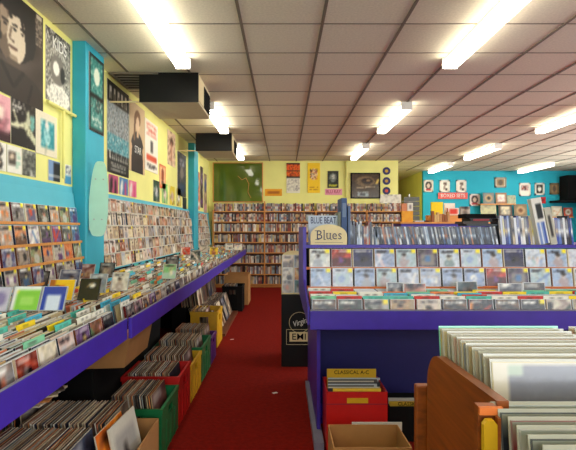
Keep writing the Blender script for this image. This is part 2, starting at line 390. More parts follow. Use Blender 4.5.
wl('pink_sleeve', 'pink record sleeve pinned under the large dark poster', 2.74, 3.02, 1.872, 2.15, c, cat='record sleeve')
c = CV(26, 26, (34, 28, 26)); c.ell(.68, .55, .11, .3, (190, 190, 160)).seg(.05, .42, .6, .50, .05, (214, 210, 176)).seg(.55, .5, .98, .2, .08, (206, 205, 168)).ell(.86, .62, .11, .2, (110, 170, 160)).seg(.3, .42, .12, .7, .03, (214, 210, 176)); c.lines(r, .03, .72, .55, .97, 4, Wt, .6); c.speck(r, .1, [(90, 84, 70)], .5, .0, 1, 1)
wl('figure_sleeve', 'black record sleeve with a pale leaping figure, between pink and white sleeves', 3.028, 3.325, 1.872, 2.165, c, cat='record sleeve')
c = CV(22, 22, (226, 216, 190)); c.rect(.22, .2, .85, .82, (40, 140, 148)).ell(.52, .5, .16, .28, (150, 205, 205)).speck(r, .25, [(20, 96, 110), (190, 225, 220)], .25, .22, .83, .8).ell(.5, .72, .08, .08, (230, 225, 215)).seg(.48, .25, .44, .05, .03, (180, 175, 150))
wl('teal_figure_sleeve', 'pale record sleeve with a teal painted winged figure', 3.33, 3.64, 1.862, 2.165, c, cat='record sleeve')
for (a, b, nm, lb, col) in ((2.84, 2.975, 'photo_card', 'white card with two small portrait photos, far left under the sleeves', 0), (2.985, 3.15, 'photo_card', 'white card with one small portrait photo and handwriting', 1), (3.16, 3.33, 'photo_card', 'dark grey photo of a group, under the leaping figure sleeve', 2), (3.51, 3.69, 'photo_card', 'blue and black photo card beside the wall pipe', 3), (3.775, 3.885, 'photo_card', 'small white and blue card left of the turquoise pillar', 4)):
    c = CV(12, 14, Wt)
    if col == 0: c.ell(.5, .72, .22, .2, K).ell(.5, .74, .12, .12, (205, 185, 160)).ell(.5, .25, .22, .18, K).ell(.5, .27, .1, .1, (205, 185, 160))
    if col == 1: c.rect(.12, .3, .55, .8, (80, 70, 60)).ell(.33, .6, .14, .14, (215, 195, 170)).lines(r, .6, .2, .95, .8, 4, (120, 180, 150))
    if col == 2: c = CV(12, 14, (70, 72, 66)); c.speck(r, .5, [(150, 150, 136), (36, 36, 34), (190, 190, 176)])
    if col == 3: c = CV(12, 14, (120, 150, 190)); c.rect(.4, 0, 1, .9, (24, 26, 36)).rect(0, .25, 1, .32, Wt)
    if col == 4: c.rect(0, 0, 1, .45, (70, 140, 180)).speck(r, .35, [(60, 70, 90)], .1, .5, .9, .95)
    wl(nm, lb, a, b, 1.69, 1.86 if col < 3 else 1.84, c, cat='card')
c = CV(24, 50, (26, 24, 22)); c.rect(.08, .05, .92, .96, (40, 120, 112)); c.speck(r, .35, [(190, 205, 185), (20, 80, 76), (120, 180, 165)], .1, .5, .9, .95); c.rect(.1, .44, .9, .5, (30, 34, 30)).speck(r, .5, [Wt, K, (90, 110, 100)], .12, .26, .88, .44).lines(r, .15, .08, .85, .24, 6, Wt, .6).ell(.5, .74, .2, .12, (214, 222, 200))
wl('framed_poster', 'tall black-framed teal poster on the aisle side of the turquoise pillar', 3.965, 4.285, 2.15, 2.79, c, x=-1.594)
c = CV(54, 76, (150, 160, 160)); c.rect(0, .78, 1, 1, (30, 28, 27)).rect(0, 0, 1, .24, (22, 24, 24)).rect(0, .24, 1, .44, (70, 150, 160)).speck(r, .4, [(200, 215, 210), (30, 90, 100)], 0, .24, 1, .44).speck(r, .35, [(190, 186, 176), (96, 96, 96), (60, 60, 60)], 0, .44, 1, .78)
for xx in (.15, .32, .5, .66, .84): c.rect(xx-.05, .8, xx+.04, .95, (214, 210, 200)); c.rect(xx-.02, .8, xx+.01, .88, K)
c.lines(r, .15, .03, .85, .13, 3, Wt, .7)
for xx, hh in ((.1, .09), (.2, .06), (.28, .05), (.37, .09), (.46, .06), (.55, .05), (.63, .09), (.72, .05), (.81, .06), (.88, .08)): c.rect(xx, .155, xx+.022, .155+hh, Wt).rect(xx, .155, xx+.06, .17, Wt)
p = wl('concert_poster', 'tall concert poster, black top and bottom with a teal band', 4.68, 5.33, 1.885, 2.79, c)
c = CV(48, 62, (206, 178, 138)); c.ell(.5, .30, .42, .30, (44, 36, 34)).rect(.12, 0, .88, .3, (44, 36, 34)).ell(.52, .72, .15, .12, (222, 188, 150)).ell(.52, .80, .19, .12, (120, 82, 52)).seg(.35, .8, .3, .5, .05, (120, 82, 52)).rect(.45, .52, .58, .64, (214, 178, 140)).seg(.1, .35, .05, .1, .06, (214, 178, 140)).seg(.9, .35, .95, .1, .06, (214, 178, 140)).ell(.52, .72, .11, .1, (226, 194, 158))
p = wl('person_poster', 'poster of a person in a dark printed shirt on a tan ground', 5.35, 5.94, 1.98, 2.77, c)
text('STAR', .12, 'white', p, ML(WL+.009, 5.66, 2.24), sx=.9)
c = CV(20, 34, (236, 230, 214)); c.rect(.38, .38, .6, .62, (70, 66, 66)).lines(r, .12, .7, .88, .96, 6, (214, 120, 100), .7).rect(.12, .2, .88, .32, (214, 84, 56)).lines(r, .12, .06, .88, .16, 3, (70, 66, 66), .7)
wl('text_poster', 'white poster with red and grey lettering beside the person in a dark shirt', 5.96, 6.56, 2.06, 2.70, c)
c = CV(10, 14, (226, 110, 60)); c.rect(.15, .12, .85, .9, (240, 196, 150)).ell(.5, .55, .25, .28, (150, 70, 40)).rect(.3, .18, .7, .3, K)
wl('orange_print', 'small orange-framed print below the white lettered poster', 6.65, 7.0, 1.89, 2.22, c)
c = CV(14, 22, (232, 200, 168)); c.ell(.5, .7, .2, .14, (90, 60, 44)).seg(.5, .6, .45, .2, .1, (200, 140, 110)).speck(r, .15, [(110, 70, 50)])
wl('peach_poster', 'peach-coloured poster high on the left wall, before the dark tall one', 7.12, 7.62, 2.28, 2.79, c)
c = CV(14, 30, (44, 46, 52)); c.ell(.5, .78, .28, .1, (150, 150, 160)).speck(r, .35, [(96, 100, 110), (22, 22, 26), (120, 90, 80)]).rect(.2, .1, .8, .3, (40, 60, 90)).ell(.5, .55, .2, .14, (130, 120, 110))
wl('tall_dark_poster', 'tall dark grey poster just before the far turquoise pillar', 7.78, 8.46, 1.86, 2.58, c)
cols = [((44, 80, 60), 'dark green'), ((120, 190, 90), 'light green'), ((225, 200, 40), 'yellow'), ((216, 190, 60), 'second yellow'), ((18, 18, 20), 'black')]
for k, (cc, nn) in enumerate(cols):
    c = CV(10, 10, cc); c.ell(.5, .45, .28, .3, R.choice(PAL['dull'])).speck(R, .2, [K, Wt])
    if nn == 'black': c = CV(10, 10, cc); c.speck(R, .1, [(60, 60, 60)])
    wl('record_sleeve', nn+' record sleeve along the top of the far left wall rack', 6.34+k*.46, 6.34+k*.46+.315+(.05 if k == 4 else 0), 1.69, 1.69+(.28 if k != 4 else .31), c, cat='record sleeve', group='record sleeves above the left wall rack') if k < 4 else wl('record_sleeve', 'black record sleeve below the tall dark poster', 8.18, 8.5, 1.60, 1.855, c, cat='record sleeve')
for k, (cc, nn) in enumerate((((190, 80, 120), 'pink and black'), ((70, 120, 170), 'blue'), ((226, 120, 150), 'bright pink'))):
    c = CV(10, 8, cc); c.seg(.2, 0, .3, .8, .12, K if k == 0 else Wt).seg(.7, 0, .65, .7, .1, K if k == 0 else (200, 60, 110))
    wl('small_print', nn+' small print under the tall concert poster', 4.72+k*.31, 4.99+k*.31, 1.69, 1.87, c, cat='print')
for k, (a, b, z0, z1, cc, nn) in enumerate(((9.12, 9.45, 1.75, 2.55, (190, 200, 190), 'pale'), (9.5, 9.85, 1.70, 2.45, (214, 120, 80), 'orange-brown'), (9.9, 10.25, 1.75, 2.6, (60, 50, 50), 'dark'), (10.35, 10.75, 1.65, 2.5, (180, 150, 120), 'tan'))):
    c = CV(12, 24, cc); c.ell(.5, .7, .3, .16, R.choice(PAL['vivid'])).speck(R, .2, [K, Wt]).rect(.1, .08, .9, .2, R.choice(PAL['vivid']))
    wl('narrow_poster', nn+' narrow poster on the left wall past the far pillar', a, b, z0, z1, c)

# far yellow wall
def fw_(name, label, x0, x1, y0, y1, cv, Y=FARY, cat='poster', m='paper', group=None, thick=.008):
    return sheet(name, label, cat, (X(x0, Y), Y, Z(y1, Y)), (X(x1, Y)-X(x0, Y), 0, 0), (0, 0, Z(y0, Y)-Z(y1, Y)), cv, m=m, group=group, thick=thick)
gb = root('green_board', (X(238, FARY), FARY-.03, Z(202, FARY)), 'large glossy dark green board above the left end of the far shelves', 'board')
box(X(213.5, FARY), X(262.5, FARY), FARY-.025, FARY-.005, Z(202, FARY), Z(163, FARY)).build('panel', 'greenglass', gb)
e = MB(); x0, x1, z0, z1 = X(213, FARY), X(263, FARY), Z(202.4, FARY), Z(162.6, FARY)
for q in ((x0, x1, z0, z0+.02), (x0, x1, z1-.02, z1), (x0, x0+.02, z0, z1), (x1-.02, x1, z0, z1)): e.box(q[0], q[1], FARY-.032, FARY-.001, q[2], q[3])
e.build('frame', 'pine', gb)
sq = MB(); pts = [(238, 176), (242, 180), (246, 178), (249, 184), (248, 192), (251, 198)]
for a, b in zip(pts, pts[1:]): sq.tube((X(a[0], FARY), FARY-.03, Z(a[1], FARY)), (X(b[0], FARY), FARY-.03, Z(b[1], FARY)), .006, 6)
sq.build('painted_line', 'pine', gb)
c = CV(14, 5, (232, 160, 24)); c.lines(R, .15, .3, .85, .7, 1, (120, 40, 20), .8)
fw_('amber_sign', 'small amber sign just right of the green board', 265, 282, 189, 196, c, cat='sign')
c = CV(20, 40, (230, 225, 205)); c.rect(0, .5, 1, 1, (226, 84, 20)); c.speck(R, .25, [(60, 16, 10), (250, 170, 40)], 0, .52, 1, .98); c.rect(0, .72, 1, .76, K).rect(0, .94, 1, 1, (70, 20, 10)).rect(0, .5, 1, .55, K).speck(R, .3, [(170, 160, 150), (120, 110, 110)], .05, .05, .95, .45)
fw_('split_poster', 'poster with fiery orange upper half and pale lower half', 286.5, 300, 163, 193, c)
c = CV(20, 40, (244, 200, 30)); c.ell(.5, .62, .3, .2, (236, 190, 120)).speck(R, .5, [K, (200, 80, 50), Wt], .2, .45, .8, .8).lines(R, .15, .1, .85, .2, 2, (160, 100, 20), .7)
fw_('yellow_poster', 'tall bright yellow poster with a small figure group', 307.5, 320, 163, 193, c)
c = CV(16, 24, (34, 36, 30)); c.ell(.5, .6, .3, .26, (120, 125, 118)).ell(.5, .66, .14, .14, (214, 214, 200)).rect(.15, .08, .85, .2, (190, 190, 30)).speck(R, .15, [(80, 85, 76)])
fw_('dark_film_poster', 'small dark poster with a grey figure above the pink sign', 327.5, 338.5, 171, 188, c)
c = CV(24, 7, (226, 150, 170))
p = fw_('blu_ray_sign', 'pink paper sign with dark red capitals under the dark poster', 325, 342, 188.8, 195, c, cat='sign')
mat('darkred', (150, 24, 50), rough=.6)
text('BLU RAY', .105, 'darkred', p, MF(X(333.5, FARY), FARY-.0125, Z(191.9, FARY)), sx=.82)
Yp = FARY-.06
pf = root('framed_picture', (X(364, Yp), Yp-.03, Z(198.5, Yp)), 'large dark framed brown picture on the far yellow wall', 'picture')
c = CV(34, 28, (66, 52, 34)); c.ell(.5, .68, .34, .22, (120, 98, 66)).ell(.56, .70, .2, .13, (44, 34, 24)).ell(.6, .72, .08, .05, (150, 120, 80)).seg(.2, .4, .85, .46, .02, (216, 200, 160)).rect(.2, .04, .62, .26, (150, 160, 160)).rect(.3, .06, .5, .18, (60, 66, 70)).speck(R, .15, [(96, 78, 50), (40, 32, 22)]).seg(.9, .6, .98, .75, .04, (220, 190, 90))
b = MB(); b.box(X(351.5, Yp), X(379, Yp), Yp-.02, Yp-.004, Z(197.5, Yp), Z(174, Yp), (40, 34, 28)); b.grid((X(351.5, Yp), Yp-.021, Z(197.5, Yp)), (X(379, Yp)-X(351.5, Yp), 0, 0), (0, 0, Z(174, Yp)-Z(197.5, Yp)), c); b.build('print', 'sleeve', pf)
e = MB(); x0, x1, z0, z1 = X(350.5, Yp), X(380, Yp), Z(198.5, Yp), Z(173, Yp)
for q in ((x0, x1, z0, z0+.025), (x0, x1, z1-.025, z1), (x0, x0+.03, z0, z1), (x1-.025, x1, z0, z1)): e.box(q[0], q[1], Yp-.035, Yp-.002, q[2], q[3])
e.build('frame', 'matteblack', pf)
for k, yy in enumerate((171, 181, 190.8)):
    cx_, cz = X(386.5, Yp), Z(yy, Yp); q = root('vinyl_disc', (cx_, Yp-.006, cz-.085), ['topmost', 'middle', 'lowest'][k]+' of three small vinyl discs on the far yellow wall', 'record', 'vinyl discs on the far wall')
    dk = MB().tube((cx_, Yp-.002, cz), (cx_, Yp-.008, cz), .088, 28).build('disc', 'navy', q)
    MB().tube((cx_, Yp-.008, cz), (cx_, Yp-.010, cz), .036, 18, col=[(200, 160, 40), (190, 150, 60), (200, 80, 60)][k]).build('disc_label', 'paper', dk)
c = CV(20, 8, (226, 222, 206)); c.speck(R, .12, [(140, 130, 120)])
fw_('price_sheet', 'wide white notice sheet under the three vinyl discs', 379.5, 401, 194.5, 203.5, c, Y=Yp, cat='notice')

# turquoise wall pictures
YT = 13.0
def pic(x0, x1, y0, y1, frame, cv, label, cat='picture'):
    q = root('wall_picture', (X((x0+x1)/2, YT), YT-.01, Z(y1, YT)), label, cat)
    a, b_, z0, z1 = X(x0, YT), X(x1, YT), Z(y1, YT), Z(y0, YT)
    m = MB(); m.box(a+.01, b_-.01, YT-.015, YT-.003, z0+.01, z1-.01); m.grid((a+.01, YT-.016, z0+.01), (b_-a-.02, 0, 0), (0, 0, z1-z0-.02), cv); m.build('print', 'paper', q)
    e = MB(); t = .035
    for u in ((a, b_, z0, z0+t), (a, b_, z1-t, z1), (a, a+t, z0, z1), (b_-t, b_, z0, z1)): e.box(u[0], u[1], YT-.03, YT-.002, u[2], u[3], frame)
    e.build('frame', 'plain', q)
def photo(kind, mount=Wt):
    c = CV(14, 16, mount)
    if kind == 'head': c.ell(.5, .55, .36, .34, K).ell(.5, .52, .2, .22, (205, 180, 160)).rect(.25, .0, .75, .22, (180, 60, 60))
    if kind == 'figure': c.ell(.55, .7, .2, .14, (90, 70, 60)).seg(.5, .6, .45, .25, .09, (150, 130, 120)).rect(.55, .15, .8, .3, K)
    if kind == 'group': c.rect(.12, .4, .88, .85, (210, 200, 195)).speck(R, .45, [K, (160, 60, 50), (70, 60, 60)], .15, .42, .85, .84)
    if kind == 'dark': c.rect(.15, .12, .85, .88, K).ell(.5, .5, .2, .25, Wt).ell(.45, .7, .14, .1, (140, 140, 140))
    if kind == 'tan': c.rect(.12, .12, .88, .88, (150, 120, 80)).ell(.5, .5, .2, .3, (90, 76, 60))
    return c
pic(423.6, 433, 180, 192, (214, 208, 190), photo('head'), 'white-framed portrait nearest the yellow corner of the turquoise wall')
pic(439.5, 449.5, 180, 192.3, (226, 222, 212), photo('figure'), 'white-framed sketch above the left end of the boxed sets sign')
pic(456, 466, 180, 192.3, (226, 222, 212), photo('figure'), 'white-framed sketch above the right end of the boxed sets sign')
pic(494.5, 506, 177.5, 187.5, (150, 140, 120), photo('tan'), 'small brown framed picture above the displayed record sleeves')
pic(519, 530, 183, 196, (226, 222, 212), photo('group'), 'white-framed group picture, left of the three at the right')
pic(534.5, 544, 183, 195, (226, 222, 212), photo('dark'), 'white-framed picture with black centre, middle of the three at the right')
pic(549.5, 558.5, 183, 194.5, (120, 104, 70), photo('tan', (90, 80, 60)), 'brown-framed picture, rightmost of the three at the right')
pic(469.5, 479.5, 194, 206, (214, 208, 200), photo('head', (226, 196, 196)), 'pinkish portrait print right of the boxed sets sign')
c = CV(30, 8, (222, 92, 84))
p = fw_('boxed_sets_sign', 'red sign with white capitals on the turquoise wall', 438, 467.5, 192.6, 199, c, Y=YT-.03, cat='sign')
text('BOXED SETS', .135, 'white', p, MF(X(452.7, YT-.03), YT-.045, Z(195.8, YT-.03)), sx=.86)
c = CV(6, 8, (200, 30, 34)); c.ell(.4, .5, .2, .3, (120, 20, 30))
fw_('red_card', 'small red card between the record display and the pictures', 540, 545.5, 197, 203.5, c, Y=YT, cat='card')
# record sleeves shown on ledges of the turquoise wall
for zy, x0, x1, nm in ((203.6, 481, 516, 'upper'), (216.6, 479, 574, 'lower')):
    Yd = 12.75
    tag(box(X(x0, Yd), X(x1, Yd), Yd, 13.0-.001, Z(zy, Yd)-.03, Z(zy, Yd)).build('wall_ledge', 'pine'), nm+' narrow pine ledge holding record sleeves on the turquoise wall', 'shelf')
def facing(x0, x1, y1, Y, col, label, name='record_sleeve', h=None, group=None, kind=0):
    wd = X(x1, Y)-X(x0, Y); h = h or wd
    c = CV(12, 12, col); rr = random.Random(int(x0*7))
    if kind == 0: c.ell(.5, .5, .32, .32, rr.choice(PAL['dull'])).ell(.5, .5, .14, .14, rr.choice(PAL['dark']))
    elif kind == 1: c.rect(.2, .15, .85, .8, rr.choice(PAL['dull'])).speck(rr, .3, [rr.choice(PAL['vivid'])], .2, .2, .8, .7)
    else: c.speck(rr, .2, [rr.choice(PAL['dull'])])
    b = MB(); b.box(-wd/2, wd/2, 0, .008, 0, h, (205, 200, 190)); b.grid((-wd/2, -.001, 0), (wd, 0, 0), (0, 0, h), c)
    me = b.mesh(name); me.materials.append(MATS['paper'])
    return inst(me, name, ((X(x0, Y)+X(x1, Y))/2, Y, Z(y1, Y)+.001), 0, -.12, label, 'record sleeve', group)
gsl = 'record sleeves displayed on the turquoise wall'
for a, b_, y1, cc, lb, kd in ((483.5, 494.5, 203.6, (120, 130, 130), 'grey-blue record sleeve with a round design, upper wall ledge', 0),
                             (496, 507, 203.6, (150, 110, 80), 'brown record sleeve in the middle of the upper wall ledge', 1), (507.6, 516, 203.6, (170, 180, 150), 'pale green sleeve at the right end of the upper wall ledge', 2),
                             (481, 496.5, 216.6, (196, 194, 150), 'wide pale olive sleeve at the left end of the lower wall ledge', 2), (499, 512.5, 216.6, (84, 70, 64), 'dark brown record sleeve with a red spot on the lower wall ledge', 1),
                             (514.5, 527.5, 216.6, (134, 116, 88), 'olive brown record sleeve with a gold circle on the lower wall ledge', 0), (542, 551, 216.6, (220, 150, 100), 'orange and cream record sleeve on the lower wall ledge', 1),
                             (552, 562.5, 216.6, (206, 200, 176), 'white and olive record sleeve on the lower wall ledge', 1), (564, 573, 216.6, (186, 70, 50), 'red-brown record sleeve at the right end of the lower wall ledge', 0)):
    facing(a, b_, y1, 12.78, cc, lb, group=gsl, kind=kd, h=min(X(b_, 12.78)-X(a, 12.78), .33))
# black shelf unit at the right edge
q = root('black_wall_cabinet', (X(574, 12.6), 12.8, Z(201, 12.6)), 'black wall cabinet over a black shelf at the far right edge', 'cabinet')
box(X(568, 12.6), 7.88, 12.6, 12.99, Z(199.5, 12.6), Z(175, 12.6)).build('body', 'matteblack', q)
box(X(560, 12.5), 7.88, 12.45, 12.99, Z(202, 12.5), Z(200, 12.5)).build('shelf', 'matteblack', q)

# ================= FAR SHELVES =================
YS = 10.82
zs = [Z(v_, YS) for v_ in (211, 221.5, 231.5, 242, 252.5, 263, 274, 284)]
posts = [213, 264.5, 316, 367, 402]
sh = root('media_shelving', (.4, 10.93, 0), 'long pine shelving full of films along the far yellow wall', 'shelving')
for px in posts: box(X(px, YS)-.014, X(px, YS)+.014, YS, YS+.155, 0, zs[0]+(.02 if px != 264.5 else .22)).build('upright', 'pine', sh)
for z in zs:
    for a, b_ in zip(posts, posts[1:]): box(X(a, YS)+.014, X(b_, YS)-.014, YS, YS+.155, z-.022, z).build('shelf', 'pine', sh)
box(X(213, YS), X(402, YS), YS+.156, YS+.17, 0, zs[0]).build('back_panel', 'darkwood', sh)
box(X(213, YS)+.014, X(402, YS)-.014, YS+.03, YS+.05, 0, zs[-1]-.022).build('kickboard', 'pine', sh)
r = random.Random(5); n = 0; stuff = MB()
spinecol = [(222, 212, 196), (96, 84, 80), (50, 48, 54), (180, 110, 86), (206, 194, 176), (140, 134, 134), (236, 230, 220), (190, 160, 130), (110, 120, 150), (150, 70, 64), (214, 180, 110), (150, 166, 170)]
dvdm = {}
def dvd_mesh(ci, hi, ti, face):
    k = (ci, hi, ti)
    if k not in dvdm:
        h, t = .156+hi*.010, .021+ti*.006; cc = spinecol[ci]; c = CV(1, 7, cc); rr = random.Random(str(k))
        c.g[5][0] = rr.choice(spinecol); c.g[3][0] = rr.choice(spinecol); c.g[2][0] = c.g[3][0]
        b = MB().box(-t/2, t/2, 0, .125, 0, h, cc); b.grid((-t/2, -.001, 0), (t, 0, 0), (0, 0, h), c)
        me = b.mesh('film_case'); me.materials.append(MATS['paper']); dvdm[k] = (me, t, h)
    return dvdm[k]
for s_i, z in enumerate(zs):
    if s_i == 7: pass
    hmax = .19 if s_i == 0 else zs[s_i-1]-.022-z-.012
    for bi, (a, b_) in enumerate(zip(posts, posts[1:])):
        x = X(a, YS)+.02; xe = X(b_, YS)-.04; kk = 0
        while x < xe:
            ci_ = r.randrange(12); kk += 1
            me, t, h = dvd_mesh(ci_, r.randrange(3), r.randrange(4), 0)
            xc = x+t/2
            if r.random() < .97:
                if n < 300 and s_i < 2:
                    inst(me, 'film_case', (xc, YS+.012+r.uniform(0, .012), z+.0005), 0, 0, '%s film case, %s from the left post on the %s shelf, bay %s' % (cname(spinecol[ci_]), ordn(kk), 'top' if s_i == 0 else 'second', ['one', 'two', 'three', 'four'][bi]), 'film case', 'film cases on the %s far shelf' % ('top' if s_i == 0 else 'second')); n += 1
                elif s_i >= 1:
                    d = r.uniform(0, .012); c = CV(1, 5, r.choice(spinecol)); c.g[3][0] = r.choice(spinecol); h = min(h, hmax)
                    stuff.box(x, x+t, YS+.012+d, YS+.13+d, z, z+h, (110, 90, 80)); stuff.grid((x, YS+.011+d, z), (t, 0, 0), (0, 0, h), c)
            x += t+.0012
o = stuff.build('film_cases', 'paper'); o['kind'] = 'stuff'; tag(o, 'rows of film cases filling the lower far shelves', 'film cases')

# behind the island, towards the passage
q = root('wire_spinner_rack', (X(409, 10.3), 10.3, 0), 'dark grey wire rack of papers by the end of the far shelves', 'rack')
MB().tube((X(409, 10.3), 10.3, 0), (X(409, 10.3), 10.3, Z(194, 10.3)), .02).build('pole', 'steel', q)
for k in range(6):
    zz = Z(225, 10.3)+k*.1; a = MB(); 
    for j in range(4): a.tube((X(402+j*.2, 10.3), 10.15+j*.08, zz), (X(417, 10.3), 10.15+j*.08, zz+.01), .006, 6)
    a.box(X(402, 10.3), X(417, 10.3), 10.12, 10.14, zz, zz+.085, (96, 98, 92)); a.build('basket', 'plain', q)
MB().tube((X(409, 10.3), 10.3, 0), (X(409, 10.3), 10.3, .03), .22, 16).build('base', 'steel', q)
dc = root('stock_counter', (X(445, 8.6), 8.9, 0), 'purple counter behind the island holding boxed sets', 'counter')
zc = Z(222, 8.6)
box(X(401, 8.6), X(520, 8.6), 8.6, 9.2, 0, zc-.03).build('body', 'purple', dc)
box(X(400, 8.6), X(521, 8.6), 8.57, 9.23, zc-.03, zc).build('worktop', 'pine', dc)
def blockthing(name, lab, cat, x0, x1, y0, y1, Y, d, col, m='paper', cv=None, z=None, group=None):
    z = Z(y1, Y) if z is None else z; hh = (y1-y0)*Y/F
    b = MB().box(X(x0, Y), X(x1, Y), Y, Y+d, z, z+hh, col)
    if cv: b.grid((X(x0, Y), Y-.0015, z), (X(x1, Y)-X(x0, Y), 0, 0), (0, 0, hh), cv)
    return tag(b.build(name, m), lab, cat, group)
def simplecv(col, seed, n=8, pal='vivid'):
    rr = random.Random(seed); return art(rr, n, pal, bg=col)[0]
zc += .001
blockthing('boxed_set', 'orange boxed set standing left on the counter behind the island', 'box set', 402, 413, 211, 222, 8.62, .06, (232, 160, 40), cv=CV(6, 6, (236, 170, 50)).speck(R, .2, [(220, 130, 30)]), z=zc)
blockthing('boxed_set', 'white boxed set standing on the orange one behind the island', 'box set', 407.5, 413, 203, 211, 8.62, .06, Wt, cv=CV(6, 8, Wt).ell(.5, .5, .25, .3, (120, 110, 120)), z=zc+11*8.62/F+.001)
blockthing('boxed_set', 'salmon boxed set standing on the orange one behind the island', 'box set', 402, 407, 203.5, 211, 8.62, .06, (216, 140, 100), z=zc+11*8.62/F+.001)
blockthing('boxed_set', 'bright yellow square box below the boxed sets sign', 'box set', 431.5, 443, 202, 215, 8.95, .05, (250, 216, 20), z=Z(215, 8.95))
blockthing('display_riser', 'low pine riser under the bright yellow box', 'riser', 428, 472, 215.1, 222, 8.93, .16, (190, 140, 80), m='pine', z=zc)
blockthing('boxed_set', 'white box right of the bright yellow one', 'box set', 444.5, 455, 203, 215, 9.0, .04, (232, 228, 214), z=Z(215.1, 8.93)+7*8.93/F*0+.001)
blockthing('boxed_set', 'red box with white border below the boxed sets sign', 'box set', 448, 459, 208, 215, 8.94, .05, (214, 70, 54), cv=CV(8, 8, Wt).rect(.15, .15, .85, .85, (214, 60, 44)), z=Z(215, 8.94))
blockthing('boxed_set', 'grey picture box right of the red one', 'box set', 460.5, 470, 206.5, 215, 8.94, .05, (150, 140, 130), cv=simplecv((160, 150, 140), 4, pal='dull'), z=Z(215, 8.94))
rr = random.Random(9)
for k in range(7):
    a = 415+k*2.3
    blockthing('book', 'pale book lying on the counter behind the island, %s from the left' % ordn(k+1), 'book', a, a+9, 219.2-k % 3, 220.6-k % 3, 8.65+.07*k, .05, rr.choice(PAL['dull']), z=zc+.0005, group='books lying behind the island')
for k in range(7):
    a = 432+k*2.6
    blockthing('book', 'tan book standing on the counter behind the island, %s from the left' % ordn(k+1), 'book', a, a+2.2, 211+rr.random()*4, 222, 8.66, .09, rr.choice([(214, 180, 120), (190, 140, 90), (226, 200, 150), (150, 90, 50)]), z=zc, group='books standing behind the island')

# ================= LEFT COUNTER =================
LX = -.79
def counter(y0, y1, lab, xo=0.):
    q = root('bin_counter', (-1.2, (y0+y1)/2, 0), lab, 'counter', 'purple bin counters along the left wall')
    lp_ = box(LX-.018+xo, LX+xo, y0, y1, .775, .882).build('front_lip', 'purple', q, bevel=.002)
    box(LX-.010+xo, LX+.0005+xo, y0, y1, .8822, .885).build('lip_edging', 'grey', lp_)
    box(-1.66, LX-.019+xo, y0, y1, .79, .805).build('tray', 'pine', q)
    for yy in (y0+.01, (y0+y1)/2, y1-.03): box(-1.64, -1.48, yy, yy+.02, 0, .789).build('support', 'matteblack', q)
    box(-1.665, -1.645, y0, y1, 0, .95).build('back_board', 'matteblack', q)
    return q
counter(.75, 2.485, 'nearest purple-fronted CD counter along the left wall', -.010)
counter(2.50, 5.20, 'middle purple-fronted CD counter along the left wall', .008)
counter(5.215, 7.75, 'third purple-fronted CD counter along the left wall', -.005)
counter(7.765, 10.35, 'farthest purple-fronted CD counter along the left wall', -.005)
PAL['head'] = [(16, 16, 18), (24, 24, 26), (14, 14, 16), (190, 60, 30), (214, 130, 50), (120, 110, 110), (232, 226, 200), (90, 40, 50), (60, 70, 60), (200, 196, 190), (40, 36, 40)]
QUEUE = []   # every CD case of the shop; the 300 that show largest become objects
def cd(me, loc, rz, rx, lb, gp, score, simple=None):
    QUEUE.append((score, me, loc, rz, rx, lb, gp, simple))
r = random.Random(21)
vl = variants(26, 'dull', 31)+variants(10, 'vivid', 32)
vlA = variants(14, 'vivid', 33, sticker=.1)+variants(10, 'head', 37)+variants(12, 'dull', 36)
def divider_mesh(col):
    c = CV(12, 3, col); c.lines(R, .15, .35, .8, .65, 1, (60, 60, 50), .55)
    b = MB(); b.box(-.072, .072, 0, .0035, 0, .142, col); b.grid((-.07, -.0005, .12), (.14, 0, 0), (0, 0, .02), c)
    b.box(-.072, .072, -.002, .006, .136, .142, col)
    me = b.mesh('divider_card'); me.materials.append(MATS['plain']); return me
divs = [(divider_mesh(c_), n_) for c_, n_ in (((246, 214, 30), 'yellow'), ((84, 190, 172), 'teal'), ((70, 180, 215), 'light blue'), ((236, 232, 220), 'white'), ((210, 50, 40), 'red'), ((130, 200, 160), 'pale green'), ((235, 130, 60), 'orange'))]
items = []
cols_y = []
yy = .86
while yy < 10.25:
    if not (2.485-.08 < yy < 2.50+.06): cols_y.append(yy)
    yy += .149
for ci, yc in enumerate(cols_y):
    x = LX-(.044 if yc < 2.49 else .034); row = 0
    while x > -1.61:
        if r.random() > .05:
            items.append((yc+r.uniform(-.003, .003), x, row, r.random(), r.random(), ci+1))
        x -= .022+r.uniform(0, .006); row += 1
def visible(yc, x):
    px = CX+x*F/yc; return px > -8
ind = [it for it in items if visible(it[0], it[1])]
